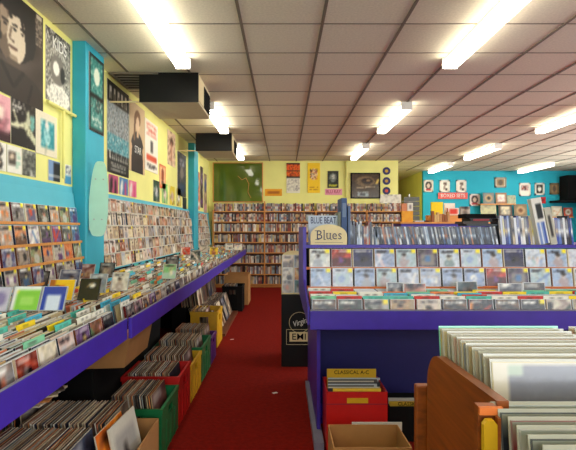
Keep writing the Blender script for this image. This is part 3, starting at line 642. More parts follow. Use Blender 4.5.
# biggest first: near columns and the cases showing their covers at the front
ind.sort(key=lambda it: it[0]-(2.2 if it[2] == 0 else (.6 if it[2] == 1 else 0)))
chosen = set(id(t) for t in [q for q in ind if q[0] < 3.3])
edgecols = [(236, 234, 224), (226, 230, 222), (226, 224, 214), (200, 200, 196), (236, 232, 214), (170, 176, 176), (214, 206, 186), (120, 124, 126), (190, 170, 140), (90, 84, 84), (230, 226, 220)]
stuff = MB(); sd = MB(); nd = 0
for it in items:
    yc, x, row, a, b_, cbin = it; tilt = .14+.05*b_
    loc = (x, yc, .806)
    isdiv = a < (.17 if yc < 3.2 else .10) and row > 0
    if isdiv:
        me, nn = divs[(0, 0, 0, 3, 1, 2, 2, 3, 3, 3, 5, 3, 0, 2, 4, 3, 0, 1, 6, 0)[int(b_*20)]]
        if id(it) in chosen:
            inst(me, 'divider_card', (x, yc, .8065), math.pi/2, -tilt*.7, '%s divider card, %s back in the %s bin of the left counter' % (nn, ordn(row), ordn(cbin)), 'divider card', nn+' divider cards in the left counter'); continue
        M = Matrix.Translation(loc) @ Matrix.Rotation(math.pi/2, 4, 'Z') @ Matrix.Rotation(-tilt*.7, 4, 'X')
        cc = {'yellow': (246, 214, 30), 'teal': (84, 190, 172), 'light blue': (70, 180, 215), 'white': (236, 232, 220), 'red': (210, 50, 40), 'pale green': (130, 200, 160), 'orange': (235, 130, 60)}[nn]
        sd.box(-.072, .072, 0, .0035, 0, .142, cc, M=M); continue
    me, bg = (vlA if row == 0 else vl)[int(b_*1e6) % len(vlA if row == 0 else vl)]
    e = edgecols[int(a*997) % 11]; vis = 1 if CX+x*F/yc > 2 else 0
    wpx = CW*abs(x)*F/yc**2
    if row == 0: lb, gp, sc = '%s CD at the aisle edge of the left counter, %s bin along' % (cname(bg), ordn(it[5])), 'CDs at the aisle edge of the left counter', wpx*.07*F/yc
    else: lb, gp, sc = 'CD filed %s back from the aisle in the %s bin of the left counter' % (ordn(row), ordn(it[5])), 'CDs filed in the left bins', wpx*1.35*2.4/yc
    cd(me, (x, yc, .8065), math.pi/2, -tilt, lb, gp, sc*vis, (e, row == 0))
o = sd.build('divider_cards', 'plain'); o['kind'] = 'stuff'; tag(o, 'yellow, teal and white divider cards down the far left bins', 'divider cards')

# CDs standing up on the filed ones, facing the shopper
def stand(x0, x1, y1, col, desc, cv=None, ratio=1., tilt=-.45, zb=.946, rz=0):
    Y = .41*F/(y1-CY); rr = random.Random(int(x0*13+y1)); wd = min(.15, max(.11, (x1-x0)*Y/F))
    if cv is None: cv = art(rr, 12, 'dull', bg=col)[0]
    me = case_mesh('cd_case', cv, w_=wd, h=CH*ratio, edge=(180, 180, 182) if sum(col) > 120 else (30, 30, 34))
    return inst(me, 'cd_case', (X((x0+x1)/2, Y), Y, zb-.004), rz, tilt, desc, 'CD')
stand(-21, 6, 312, (206, 190, 206), 'mauve CD standing at the very left edge on the filed CDs', CV(10, 10, (206, 192, 206)).ell(.6, .5, .3, .3, (150, 130, 170)))
stand(8, 37, 311, (140, 200, 60), 'CD with lime green cover and white border standing on the left bins', CV(16, 14, (236, 236, 230)).rect(.14, .0, .97, .86, (140, 202, 66)).rect(.3, .2, .8, .6, (170, 216, 96)).rect(.12, .72, .2, .86, (240, 220, 50)))
stand(38, 63, 311, (40, 70, 170), 'CD with deep blue border round a white square, beside the lime one', CV(16, 14, (44, 62, 160)).rect(.2, 0, .84, .62, (214, 220, 236)))
stand(45, 72, 301, (244, 190, 30), 'yellow CD with a red and black blot, behind the blue bordered one', CV(18, 14, (246, 196, 30)).ell(.3, .5, .3, .2, (40, 20, 16)).ell(.5, .55, .16, .2, (220, 60, 20)).rect(0, 0, .2, 1, (180, 100, 20)))
bpy.data.objects[-1] if False else None
stand(77, 97.5, 300, (20, 18, 18), 'black CD with a white diamond shape standing on the left bins', CV(16, 14, (22, 18, 18)).ell(.62, .68, .22, .1, (230, 226, 214)).seg(.35, .6, .6, .8, .04, (150, 120, 80)))
for a, b_, y1, cc, ds in ((24, 46, 289, (26, 20, 18), 'black CD with brown mark standing behind the yellow one'), (-8, 13, 293, (24, 24, 26), 'plain black CD near the left edge below the wall rack'),
                         (57, 78, 287, (60, 66, 96), 'slate blue CD at the foot of the wall rack'), (75, 93, 279, (96, 40, 36), 'dark red CD at the foot of the turquoise pillar'),
                         (87, 105, 293, (90, 110, 140), 'blue-grey CD right of the black diamond one'), (98, 113, 277, (22, 24, 22), 'small black CD before the turquoise pillar'),
                         (110, 127, 291, (230, 226, 214), 'white CD standing right of the pillar on the bins'), (28, 50, 280, (150, 90, 70), 'brown CD at the foot of the wall rack, near left'),
                         (143, 156, 260, (200, 40, 50), 'red CD standing on the middle left counter'), (165, 178, 268, (26, 26, 28), 'black CD lying open on the middle left counter'), (162, 175, 279, (120, 200, 120), 'green CD standing low in the middle left counter'),
                         (180, 190, 255, (216, 50, 30), 'bright red CD standing on the far left counter'), (190, 200, 260, (36, 50, 50), 'black and teal CD standing on the far left counter'), (209, 218, 255, (238, 200, 30), 'yellow CD standing on the far left counter'),
                         (119, 132, 266, (30, 60, 80), 'navy CD standing against the left wall rack'), (128, 141, 262, (190, 190, 180), 'grey CD standing against the left wall rack'), (225, 233, 250, (230, 228, 220), 'white CD at the far end of the left counter'), (234, 242, 250, (214, 216, 214), 'second white CD at the very end of the left counter'),
                         (199, 208, 252, (200, 196, 180), 'cream CD standing between the black and yellow ones, far left counter')):
    stand(a, b_, y1, cc, ds)

# ================= LEFT WALL RACKS =================
PAL['rack'] = [(240, 236, 220), (44, 46, 100), (60, 54, 60), (170, 160, 150), (206, 60, 40), (110, 66, 130), (130, 150, 100), (230, 130, 70), (80, 120, 170), (226, 222, 216), (150, 120, 90), (28, 26, 30), (236, 232, 226)]
vw = variants(36, 'rack', 44, sticker=.7); vd = variants(30, 'dull', 42, sticker=.25)
def rack(y0, y1, levels, zt, lab, ledge='pine', ledgeh=.012):
    q = root('cd_rack', (-1.66, (y0+y1)/2, .95), lab, 'rack', 'CD racks on the left wall')
    a = -1.698; b_ = -1.60
    b = MB(); b.hexa([(a, y0, .95), (b_-.01, y0, .95), (b_-.01, y1, .95), (a, y1, .95), (a, y0, zt), (-1.69, y0, zt), (-1.69, y1, zt), (a, y1, zt)]); b.build('back_board', 'turquoise', q)
    for z in levels:
        xb = -1.69+(zt-z)/(zt-.95)*(.08)
        box(xb-.004, xb+.022, y0, y1, z-ledgeh, z).build('ledge', ledge, q)
        if ledgeh > .01: box(xb+.022, xb+.026, y0, y1, z-ledgeh, z+.006).build('ledge_edging', ledge, q)
    return q
def fill(levels, zt, y0, y1, pitch, va, seed, where, lean=.13):
    rr = random.Random(seed)
    for li, z in enumerate(levels):
        xb = -1.69+(zt-z)/(zt-.95)*.08; yy = y0+pitch/2; k = 1
        while yy < y1-pitch*.4:
            me, bg = rr.choice(va)
            cd(me, (xb+.0155+(rr.uniform(0, .012) if lean < .12 else 0), yy, z+.0008), math.pi/2+(rr.uniform(-.14, .1) if lean < .12 else 0), -lean, '%s CD, %s from the left, %s row of the %s' % (cname(bg), ordn(k), ['top', 'second', 'third', 'fourth', 'lowest'][li], where), 'CDs on the '+where, CW*1.6*F/yy**2*CH*F/yy)
            yy += pitch; k += 1
lv = [1.378, 1.236, 1.108, .978]
rack(2.45, 3.90, lv, 1.62, 'CD rack with pine ledges on the left wall before the pillar')
fill(lv, 1.62, 2.46, 3.90, .1595, vw, 51, 'near left wall rack')
lv2 = [1.50, 1.368, 1.236, 1.104, .972]
rack(4.33, 8.65, lv2, 1.655, 'long CD rack on the left wall between the two pillars', 'beige', .005)
fill(lv2, 1.655, 4.34, 8.63, .147, vd, 52, 'long left wall rack', .10)
rack(9.09, 10.9, lv2, 1.655, 'short CD rack on the left wall past the far pillar', 'beige', .005)
fill(lv2, 1.655, 9.10, 10.7, .147, vd, 53, 'far left wall rack', .10)

# mint green board leaning on the pillar
b = MB(); pts = []
for i in range(40):
    t = 2*math.pi*i/40; cx_ = .074*math.copysign(abs(math.cos(t))**.5, math.cos(t)); cz = math.copysign(abs(math.sin(t))**.8, math.sin(t))*.31
    cx_ *= (1-.22*(cz/.31) if cz > 0 else 1+.04*(-cz/.31)); pts.append((cx_, 0, cz+.31))
b.prism(pts, (0, -.014, 0))
me = b.mesh('deck_board'); me.materials.append(MATS['mint'])
o = inst(me, 'deck_board', (-1.525, 3.98, 1.272), math.radians(12), -.03, 'mint green rounded deck board hung on the turquoise pillar', 'board', )
o.rotation_euler.y = .03
for k in range(4):
    bb = MB(); bb.tube((-.03+.06*(k % 2), -.014, .14+.33*(k//2)), (-.03+.06*(k % 2), -.018, .14+.33*(k//2)), .006, 8); m2 = bb.mesh('bolt'); m2.materials.append(MATS['steel'])
    oo = bpy.data.objects.new('bolt', m2); COL.objects.link(oo); oo.parent = o
bb = MB(); bb.box(-.07, .02, 0, .06, .05, .09); m2 = bb.mesh('bracket'); m2.materials.append(MATS['steel']); oo = bpy.data.objects.new('bracket', m2); COL.objects.link(oo); oo.parent = o

# ================= CRATES UNDER THE LEFT COUNTER =================
def crate(name, x0, x1, y0, y1, h, m, lab, z=0., group=None, cat='crate'):
    q = root(name, ((x0+x1)/2, (y0+y1)/2, z), lab, cat, group); t = .012
    b = MB(); b.box(x0, x1, y0, y1, z, z+t); 
    hz0, hz1 = z+h*.68, z+h*.86
    for (a0, a1, c0, c1, ax) in ((x0, x1, y0, y0+t, 'x'), (x0, x1, y1-t, y1, 'x'), (x0, x0+t, y0+t, y1-t, 'y'), (x1-t, x1, y0+t, y1-t, 'y')):
        # wall with a hand hole
        if ax == 'x':
            m_ = (a0+a1)/2; b.box(a0, a1, c0, c1, z+t, hz0); b.box(a0, a1, c0, c1, hz1, z+h); b.box(a0, m_-.05, c0, c1, hz0, hz1); b.box(m_+.05, a1, c0, c1, hz0, hz1)
        else:
            m_ = (c0+c1)/2; b.box(a0, a1, c0, c1, z+t, hz0); b.box(a0, a1, c0, c1, hz1, z+h); b.box(a0, a1, c0, m_-.05, hz0, hz1); b.box(a0, a1, m_+.05, c1, hz0, hz1)
    bd = b.build('body', m, q)
    e = MB(); e.box(x0-.006, x1+.006, y0-.006, y0, z+h-.03, z+h); e.box(x0-.006, x1+.006, y1, y1+.006, z+h-.03, z+h); e.box(x1, x1+.006, y0, y1, z+h-.03, z+h); e.box(x0-.006, x0, y0, y1, z+h-.03, z+h)
    for k in range(1, 4):
        yy = y0+(y1-y0)*k/4
        e.box(x1, x1+.004, yy-.004, yy+.004, z, hz0-.01); xx = x0+(x1-x0)*k/4; e.box(xx-.004, xx+.004, y0-.004, y0, z, hz0-.01)
    e.build('rim', m, bd); return q
lpc = [(224, 208, 174), (206, 184, 144), (232, 220, 196), (150, 120, 90), (190, 160, 120), (90, 78, 68), (150, 156, 150), (214, 140, 80), (200, 184, 160), (240, 234, 218), (70, 74, 80), (160, 90, 64)]
def lp_mesh(i, pal='dark'):
    rr = random.Random(900+i); e = lpc[i % 12]; cv = art(rr, 12, pal)[0]
    b = MB().box(-.1575, .1575, 0, .006, 0, .315, [e, e, lpc[(i*5) % 12], e, e, e]); b.grid((-.1565, -.0008, .001), (.313, 0, 0), (0, 0, .313), cv)
    me = b.mesh('record_sleeve'); me.materials.append(MATS['paper']); return me
lps = [lp_mesh(i) for i in range(24)]
def lprow(x0, x1, yc, z, n, lab, gp, seed, lean=.12, sp=None):
    rr = random.Random(seed)
    for k in range(n):
        x = x1-(x1-x0)*k/(n-1) if n > 1 else x1
        x += rr.uniform(-.003, .003)
        inst(rr.choice(lps), 'record_sleeve', (x, yc+rr.uniform(-.012, .012), z), math.pi/2, -lean, lab.replace('record sleeve', 'record sleeve, %s from the aisle,' % ordn(k+1)), 'record', gp)
XR = -.71
specs = [('green', 'green_plastic', 2.83, 3.27, .285, -1.06), ('red', 'red_plastic', 3.30, 3.69, .33, -1.10), ('yellow', 'yellow_plastic', 3.72, 4.18, .285, -1.12),
         ('dark green', 'green_plastic', 4.22, 4.72, .30, -1.14), ('violet', 'violet_plastic', 4.76, 5.10, .26, -1.10)]
for nm, m, y0, y1, h, x0 in specs:
    crate('record_crate', x0, XR, y0, y1, h, m, {'green': 'nearest green plastic record crate on the red carpet', 'red': 'red plastic record crate between green and yellow crates', 'yellow': 'yellow plastic record crate behind the red one', 'dark green': 'farther green plastic record crate behind the yellow one', 'violet': 'violet plastic crate beyond the farther green crate'}[nm], group='record crates under the left counter')
    lprow(x0+.085, XR-.03, (y0+y1)/2-.01, .034, 19, 'record sleeve filed in the %s crate under the left counter' % nm, 'records in the %s crate' % nm, int(y0*10), .14)
crate('milk_crate', -1.04, -.74, 5.42, 5.86, .40, 'yellow_plastic', 'tall amber crate with tilted white sleeves under the left counter')
lprow(-1.0, -.85, 5.64, .10, 5, 'record sleeve leaning in the tall amber crate', 'records in the tall amber crate', 7, .1)
# near cardboard box of records
def carton(name, x0, x1, y0, y1, h, lab, z=0., t=.006, m='card', flaps=False):
    q = root(name, ((x0+x1)/2, (y0+y1)/2, z), lab, 'box')
    b = MB(); b.box(x0, x1, y0, y1, z, z+t)
    for a in ((x0, x1, y0, y0+t), (x0, x1, y1-t, y1), (x0, x0+t, y0+t, y1-t), (x1-t, x1, y0+t, y1-t)): b.box(a[0], a[1], a[2], a[3], z+t, z+h)
    b.build('box_body', m, q)
    return q
carton('cardboard_box', -1.30, -.705, 1.80, 2.74, .27, 'low brown cardboard box of records at the bottom left, before the green crate')
lprow(-1.20, -.80, 2.47, .10, 26, 'record sleeve in the near low cardboard box', 'records in the near cardboard box', 14, .16)
lprow(-1.22, -.84, 2.10, .105, 26, 'record sleeve in the front row of the near cardboard box', 'records in the front row of the near box', 18, .16)
tag(box(-1.29, -.73, 1.82, 2.72, .0065, .0985).build('foam_pad', 'matteblack'), 'dark pad under the records in the near cardboard box', 'pad')
def single(x, y, z, rz, lean, cv, lab):
    b = MB().box(-.1575, .1575, 0, .006, 0, .315, (214, 204, 180)); b.grid((-.1565, -.0008, .001), (.313, 0, 0), (0, 0, .313), cv)
    me = b.mesh('record_sleeve'); me.materials.append(MATS['paper']); return inst(me, 'record_sleeve', (x, y, z), rz, -lean, lab, 'record')
single(-.735, 2.40, .10, math.radians(86), .22, CV(16, 16, (204, 200, 186)).rect(.12, .0, .9, .82, (168, 164, 158)).seg(.42, .1, .42, .5, .07, (40, 36, 34)).ell(.42, .56, .06, .06, (60, 50, 46)), 'white record sleeve with a small dark figure, front of the near cardboard box')
single(-.772, 2.33, .10, math.radians(88), .22, CV(14, 14, (236, 130, 30)).speck(R, .25, [(210, 90, 20), (245, 170, 60)]).lines(R, .1, .75, .9, .95, 2, (70, 30, 10)), 'orange record sleeve just behind the white one, near cardboard box')
lprow(-1.47, -1.30, 2.58, .13, 10, 'dark record sleeve stacked at the back under the near left counter', 'records at the back under the near counter', 15, .05)
tag(box(-1.475, -1.315, 2.3, 2.78, 0, .125).build('low_plinth', 'matteblack'), 'low black plinth under the back records at left', 'plinth')
for k in range(4):
    z = .447+k*.012
    b = MB().box(-.16, .16, -.16, .16, 0, .009, lpc[(k*5+2) % 12]); me = b.mesh('record_sleeve'); me.materials.append(MATS['paper'])
    inst(me, 'record_sleeve', (-1.38, 2.58+.01*k, z), .2*k, 0, 'record sleeve lying flat under the near counter, %s from the bottom' % ordn(k+1), 'record', 'flat sleeves under the near counter')
# black storage box with a carton on it
tag(box(-1.42, -1.12, 2.86, 3.45, 0, .50).build('black_box', 'matteblack', bevel=.01), 'plain black storage box under the left counter behind the near records', 'box')
q = root('brown_carton', (-1.13, 3.1, .502), 'brown paper-wrapped carton on the black box, tucked under the purple lip', 'box')
MB().hexa([(-1.31, 2.88, .502), (-.96, 2.92, .502), (-.96, 3.42, .502), (-1.31, 3.42, .502), (-1.31, 2.88, .76), (-.91, 2.92, .76), (-.91, 3.42, .76), (-1.31, 3.42, .76)]).build('box_body', 'card', q)
box(-1.0, -.955, 2.95, 3.2, .761, .765).build('flap', 'card', q)
tag(box(-1.32, -1.17, 3.6, 4.6, 0, .55).build('black_cabinet', 'matteblack'), 'low black cabinet in the shadow behind the red and yellow crates', 'cabinet')
# leaning records without crates, farther down
for k, yc in enumerate((6.15, 6.55, 6.98, 7.4)):
    lprow(-1.08, -.80, yc, .035, 14, 'record sleeve leaning in the %s loose row beyond the amber crate' % ['nearest', 'second', 'third', 'farthest'][k], 'loose records under the left counter', 60+k, .30)
    lprow(-1.25, -1.05, yc+.02, .355, 7, 'record sleeve on the %s upper row beyond the amber crate' % ['nearest', 'second', 'third', 'farthest'][k], 'upper loose records under the left counter', 80+k, .15)
tag(box(-1.4, -.72, 5.98, 7.64, 0, .033).build('low_board', 'darkwood'), 'low dark board under the loose records beyond the amber crate', 'board')
tag(box(-1.38, -1.21, 5.98, 7.64, .034, .353).build('step_block', 'matteblack'), 'long black block carrying the upper loose records', 'block') 
crate('black_crate', -.98, -.66, 7.75, 8.2, .40, 'matteblack', 'black crate of mixed records near the far end of the left counter')
lprow(-.92, -.74, 7.97, .10, 8, 'record sleeve in the black crate near the far shelves', 'records in the black crate', 91, .1)
carton('cardboard_box', -1.03, -.61, 8.4, 8.95, .52, 'tall brown cardboard box under the far end of the left counter')

# ================= ISLAND =================
I0, I1 = .135, 2.72
isl = root('record_island', (1.4, 3.4, 0), 'large purple and blue record island filling the right of the shop', 'counter')
lp_ = box(.148, I1, 2.70, 2.722, .778, .882).build('front_lip', 'purple', isl, bevel=.002)
box(.148, I1, 2.699, 2.723, .8825, .887).build('lip_edging', 'grey', lp_)
box(.148, I1, 2.722, 3.29, .795, .8115).build('tray', 'purple', isl)
b = MB(); b.prism([(.135, 2.723, .80), (.135, 3.30, .80), (.135, 3.30, .99), (.135, 2.723, .90)], (.012, 0, 0)); b.build('tray_side', 'purple', isl)
b = MB(); b.prism([(I0, 3.30, .785), (I0, 4.3, .785), (I0, 4.3, 1.35), (I0, 3.36, 1.35), (I0, 3.36, 1.2), (I0, 3.30, .95)], (.022, 0, 0)); b.build('side_panel', 'purple', isl)
box(.215, .237, 3.12, 4.3, 0, .784).build('leg_panel', 'purple', isl)
box(.238, I1, 3.60, 3.62, 0, .784).build('back_panel', 'shaded_blue', isl)
b = MB(); b.hexa([(I0+.022, 3.295, .805), (I1, 3.295, .805), (I1, 3.31, .805), (I0+.022, 3.31, .805), (I0+.022, 3.405, 1.20), (I1, 3.405, 1.20), (I1, 3.42, 1.20), (I0+.022, 3.42, 1.20)]); b.build('display_back', 'matteblack', isl)
box(I0+.022, I1, 3.40, 4.0, 1.203, 1.225).build('top_shelf', 'purple', isl)
for z, yf in ((1.074, 3.318), (.948, 3.25)):
    yb = 3.295+(z-.805)/.395*.11-.003
    box(I0+.022, I1, yf, yb, z-.015, z).build('ledge', 'edgewood', isl)
b = MB().box(.185, .245, 2.92, 4.1, 0, .05); b.build('base_rail', 'grey', isl)
box(.238, I1, 3.33, 3.6, 0, .04).build('floor_board', 'purple', isl)

vb_sheen = variants(22, 'blue', 71, sticker=.8, t=.009)
vbv = variants(8, 'rack', 74, sticker=.8, t=.009)
rr = random.Random(77)
for li, (z, yf) in enumerate(((1.074, 3.334), (.948, 3.268))):
    for k in range(17):
        xx = .178+CW/2+k*.1485
        if xx > I1-.09: break
        me, bg = (rr.choice(vbv) if (li, k) in ((0, 1), (0, 2), (0, 5), (1, 8), (1, 9), (0, 9)) else rr.choice(vb_sheen))
        inst(me, 'cd_case', (xx, yf, z+.0006), 0, -.16, '%s CD, %s from the left on the %s ledge of the island' % (cname(bg), ordn(k+1), ['upper', 'lower'][li]), 'CD', 'CDs on the %s ledge of the island' % ['upper', 'lower'][li])
# bins
vi = variants(26, 'dull', 73)+variants(10, 'vivid', 74)
vf = variants(20, 'head', 75, sticker=.3)+variants(6, 'dull', 78)
cnt = 0
for k in range(17):
    xx = .160+CW/2+k*.1485
    if xx > I1-.08: break
    yy = 2.745; row = 0
    hue = divs[[5, 4, 1, 1, 4, 3, 1, 3, 4, 3, 0, 4, 1, 0, 2, 3, 0][k]]
    while yy < 3.245:
        t_ = -.16
        if row in (1, 8) or (row > 1 and rr.random() < .13):
            me, nn = hue if row == 1 else rr.choice(divs); inst(me, 'divider_card', (xx+rr.uniform(-.003, .003), yy, .812), 0, t_*.9, '%s divider card, %s back in the %s island bin' % (nn, ordn(row), ordn(k+1)), 'divider card', nn+' divider cards in the island')
        else:
            me, bg = rr.choice(vf if row == 0 else vi)
            if row == 0: lb, gp = '%s CD heading the %s bin along the island front' % (cname(bg), ordn(k+1)), 'CDs heading the island bins'
            else: lb, gp = 'CD filed %s back from the lip in the %s island bin from the left' % (ordn(row), ordn(k+1)), 'CDs filed in the island bins'
            cd(me, (xx+rr.uniform(-.002, .002), yy, .8155), 0, t_, lb, gp, (24*13 if row == 0 else 24*1.4) if xx < 1.66 else 0)
        yy += .0245+rr.uniform(0, .006); row += 1
# spines on the top shelf
TS = 1.2256
def spine(x, t, h, d, cc, lab, cat, gp, name, lean=0., y=3.44, c2=None):
    c = CV(1, 8, cc); c.g[6][0] = c2 or cc; c.g[3][0] = c2 or cc; c.g[4][0] = c2 or cc
    b = MB().box(0, t, 0, d, 0, h, cc); b.grid((0, -.001, 0), (t, 0, 0), (0, 0, h), c)
    me = b.mesh(name); me.materials.append(MATS['jewel']); return inst(me, name, (x, y, TS+math.sin(max(0, lean))*0), 0, 0, lab, cat, gp, ry=lean)
rr = random.Random(88)
spc = [(30, 34, 44), (50, 60, 80), (176, 190, 206), (220, 224, 228), (90, 112, 140), (40, 44, 56), (22, 24, 30), (110, 122, 140), (196, 190, 180), (60, 66, 84), (140, 160, 184), (170, 110, 76), (44, 76, 120), (30, 30, 36)]
x = .475
kk = 0
while x < X(497, 3.44):
    t = rr.choice((.0085, .010, .011, .012)); lean = -.20 if x > .66 else -.02
    h = .126 if x > .62 else rr.choice((.14, .165, .16, .13))
    kk += 1; c1 = rr.choice(spc) if not (.565 < x < .61) else rr.choice([(160, 70, 40), (200, 170, 150), (120, 50, 30)])
    spine(x, t, h+rr.uniform(-.002, .003), .12, c1, '%s CD spine, %s right of the tall blue volumes on top of the island' % (cname(c1), ordn(kk)), 'CD', 'spines on top of the island', 'cd_case', lean, c2=rr.choice(spc)); x += t/math.cos(lean)+.0015
x += .012; kk = 0
spc2 = [(226, 228, 236), (60, 80, 170), (40, 56, 130), (206, 214, 236), (236, 236, 236), (90, 120, 190), (200, 180, 150), (50, 50, 60), (226, 210, 120)]
while x < X(573, 3.44):
    t = rr.choice((.012, .014, .017)); lean = -.10
    h = rr.choice((.185, .19, .20, .205))
    kk += 1; c1 = rr.choice(spc2)
    spine(x, t, h, .13, c1, '%s spine, %s from the left in the taller row on the island' % (cname(c1), ordn(kk)), 'case', 'taller spines on the island', 'record_case', lean, c2=rr.choice(spc2)); x += t/math.cos(lean)+.002
# tall blue volumes
b = MB().box(X(341.5, 3.44), X(347, 3.44), 3.44, 3.70, TS, Z(198, 3.44), (60, 84, 128)); b.box(X(342.5, 3.44), X(346, 3.44), 3.4385, 3.44, 1.42, 1.52, (110, 130, 160)); tag(b.build('box_set', 'paper'), 'tallest slate blue volume standing beside the Blues sign', 'box set')
b = MB().box(X(348, 3.44), X(350.6, 3.44), 3.44, 3.68, TS, Z(206, 3.44), (84, 104, 140)); tag(b.build('box_set', 'paper'), 'second slate blue volume, thinner, right of the tallest', 'box set')
b = MB().box(X(338.6, 3.44), X(341, 3.44), 3.45, 3.66, TS, Z(212, 3.44), (120, 124, 110)); tag(b.build('box_set', 'paper'), 'olive grey volume left of the tallest blue one', 'box set')
# blue beat sign board and arch
c = CV(10, 8, (196, 208, 224)); 
q = tag(MB().box(X(308.5, 3.5), X(338, 3.5), 3.5, 3.53, TS, Z(215.5, 3.5), (196, 208, 224)).build('lettered_sleeve', 'paper'), 'pale blue sleeve with dark blue capitals behind the Blues sign', 'record sleeve')
text('BLUE BEAT', .068, 'navy', q, MF(X(323.3, 3.5), 3.497, Z(220.6, 3.5)), sx=.56)
for k in range(8):
    xx = X(310+k*3.4, 3.54)
bs = root('genre_sign', (X(328.5, 3.41), 3.42, TS), 'cream arched sign reading Blues on the island shelf', 'sign')
xa, xb, zt, zm = X(310.5, 3.41), X(347, 3.41), Z(224.3, 3.41), Z(235.5, 3.41)
pts = [(xa, 3.408, TS), (xb, 3.408, TS)]
for i in range(17):
    t = math.pi*i/16; pts.append(((xa+xb)/2+math.cos(t)*(xb-xa)/2, 3.408, zm+math.sin(t)*(zt-zm)))
sb = MB().prism(pts[::-1], (0, .006, 0)).build('board', 'cream', bs)
text('Blues', .092, 'navy', sb, MF((xa+xb)/2+.002, 3.4065, TS+.066), sx=.88, spacing=1.06, off=-.0004)
sf = MB()
zb_ = TS+.066-.031; 
for (u0, u1, zz) in ((-.094, -.066, zb_-.0005), (-.098, -.07, zb_+.061), (-.036, -.02, zb_-.0005), (-.041, -.028, zb_+.064), (-.018, -.004, zb_+.043), (.004, .016, zb_+.043), (.012, .024, zb_-.0005)):
    sf.box((xa+xb)/2+u0, (xa+xb)/2+u1, 3.405, 3.4075, zz, zz+.004)
sf.build('serif', 'navy', sb)
box(xa+.03, xb-.03, 3.4065, 3.4078, TS+.014, TS+.0165).build('rule', 'tee', sb)
# box sets lying across the spines
zz = TS+.131
for k, (a, b_, h, cc, lb) in enumerate(((466, 497, 2.0, (50, 60, 70), 'grey-blue box set at the bottom of the pile on the island spines'), (463, 488, 2.6, (70, 60, 56), 'brown box set second in the pile on the island spines'), (470, 492, 3.2, (150, 40, 50), 'box set with red lettering in the pile on the island spines'), (466, 496, 4.2, (22, 22, 26), 'thick black box set on top of the pile'))):
    hh = h*3.46/F; b = MB().box(X(a, 3.46), X(b_, 3.46), 3.45+.003*k, 3.62, zz, zz+hh, (24, 22, 26) if k > 1 else cc)
    if k == 2: b.box(X(a+3, 3.46), X(b_-3, 3.46), 3.4535, 3.456, zz+.004, zz+hh-.006, cc)
    tag(b.build('box_set', 'matteblack' if k == 3 else 'plain'), lb, 'box set', 'box sets piled on the island spines'); zz += hh+.0006
# tall boxes leaning at the right
c = CV(16, 40, (226, 224, 218)); c.rect(.3, .55, .85, .88, (40, 42, 46)).rect(.1, .0, .9, .48, (120, 144, 200)).rect(.35, 0, .5, .48, (230, 232, 240)).rect(.7, 0, .8, .48, (50, 74, 160))
b = MB().box(0, .072, 0, .05, 0, .325, (222, 220, 214)); b.grid((0, -.001, 0), (.072, 0, 0), (0, 0, .325), c); me = b.mesh('long_box'); me.materials.append(MATS['paper'])
inst(me, 'long_box', (X(540, 3.385), 3.388, TS), 0, 0, 'tallest white box with a black panel leaning left on the island', 'box', ry=-.20)
c = CV(10, 24, (190, 186, 172)); c.rect(.3, .2, .7, .8, (60, 58, 60))
b = MB().box(0, .045, 0, .045, 0, .26, (190, 186, 172)); b.grid((0, -.001, 0), (.045, 0, 0), (0, 0, .26), c); me = b.mesh('long_box'); me.materials.append(MATS['paper'])
inst(me, 'long_box', (X(551.5, 3.385), 3.388, TS), 0, 0, 'grey-beige box leaning on the tall white box with a black panel', 'box', ry=-.20)
# CDs raised above the others in the island bins
for k, (px, Y, cc, nm_) in enumerate(((398, 3.05, (50, 60, 80), 'slate'), (415, 3.0, (200, 120, 100), 'salmon'), (468, 3.1, (90, 110, 120), 'grey-blue'), (511, 3.0, (30, 34, 50), 'nearly black'), (535, 3.05, (40, 44, 50), 'charcoal'))):
    rz_ = random.Random(k+3); me = case_mesh('cd_case', art(rz_, 10, 'dull', bg=cc)[0]); inst(me, 'cd_case', (X(px, Y), Y+.004, .875), .15*(k % 3-1), -.1, nm_+' CD pulled up above its neighbours in the island bins', 'CD')

# records box and cartons under the island
q = root('record_box', ((X(326.5, 2.9)+X(387.5, 2.9))/2, 3.0, .04), 'red record storage box under the island, labelled in yellow', 'box')
xa, xb = X(326.5, 2.9), X(387.5, 2.9)
b = MB(); zt = Z(392, 2.9)
for a in ((xa, xb, 2.9, 2.908), (xa, xb, 3.19, 3.198), (xa, xa+.008, 2.908, 3.19), (xb-.008, xb, 2.908, 3.19)): b.box(*a, .0, zt)
b.box(xa+.008, xb-.008, 2.908, 3.19, 0, .008)
rb_ = b.build('box_body', 'red_plastic', q)
box(xa-.002, xb+.002, 2.897, 2.9, zt-.075, zt-.07).build('lid_line', 'darkred', rb_)
box(X(347, 2.9), X(368, 2.9), 2.896, 2.9, Z(403, 2.9), Z(398, 2.9)).build('handle', 'yellow_plastic', rb_)
def card_front(x0, x1, y0, Y, zb, col, lab, txt=None, name='record_sleeve', cat='record', gp=None, art_=None, tz=.022, size=.034):
    zt = Z(y0, Y); b = MB().box(X(x0, Y), X(x1, Y), Y, Y+.006, zb, zt, col)
    if art_: b.grid((X(x0, Y), Y-.001, zb), (X(x1, Y)-X(x0, Y), 0, 0), (0, 0, zt-zb), art_)
    o = b.build(name, 'paper'); tag(o, lab, cat, gp)
    if txt: text(txt, size, 'matteblack', o, MF((X(x0, Y)+X(x1, Y))/2, Y-.002, zt-tz), sx=.98)
    return o
card_front(327, 376, 369, 3.17, .012, (226, 178, 40), 'yellow divider lettered classical at the back of the red box', 'CLASSICAL A-C', 'divider_card', 'divider card')
for k in range(8): card_front(328, 380-(k % 3)*3, 378+k*1.5, 3.13-k*.022, .012, [(200, 206, 214), (96, 90, 90), (214, 204, 190), (60, 60, 70)][k % 4], 'record sleeve, %s from the back in the red box under the island' % ordn(k+1), gp='records in the red box')
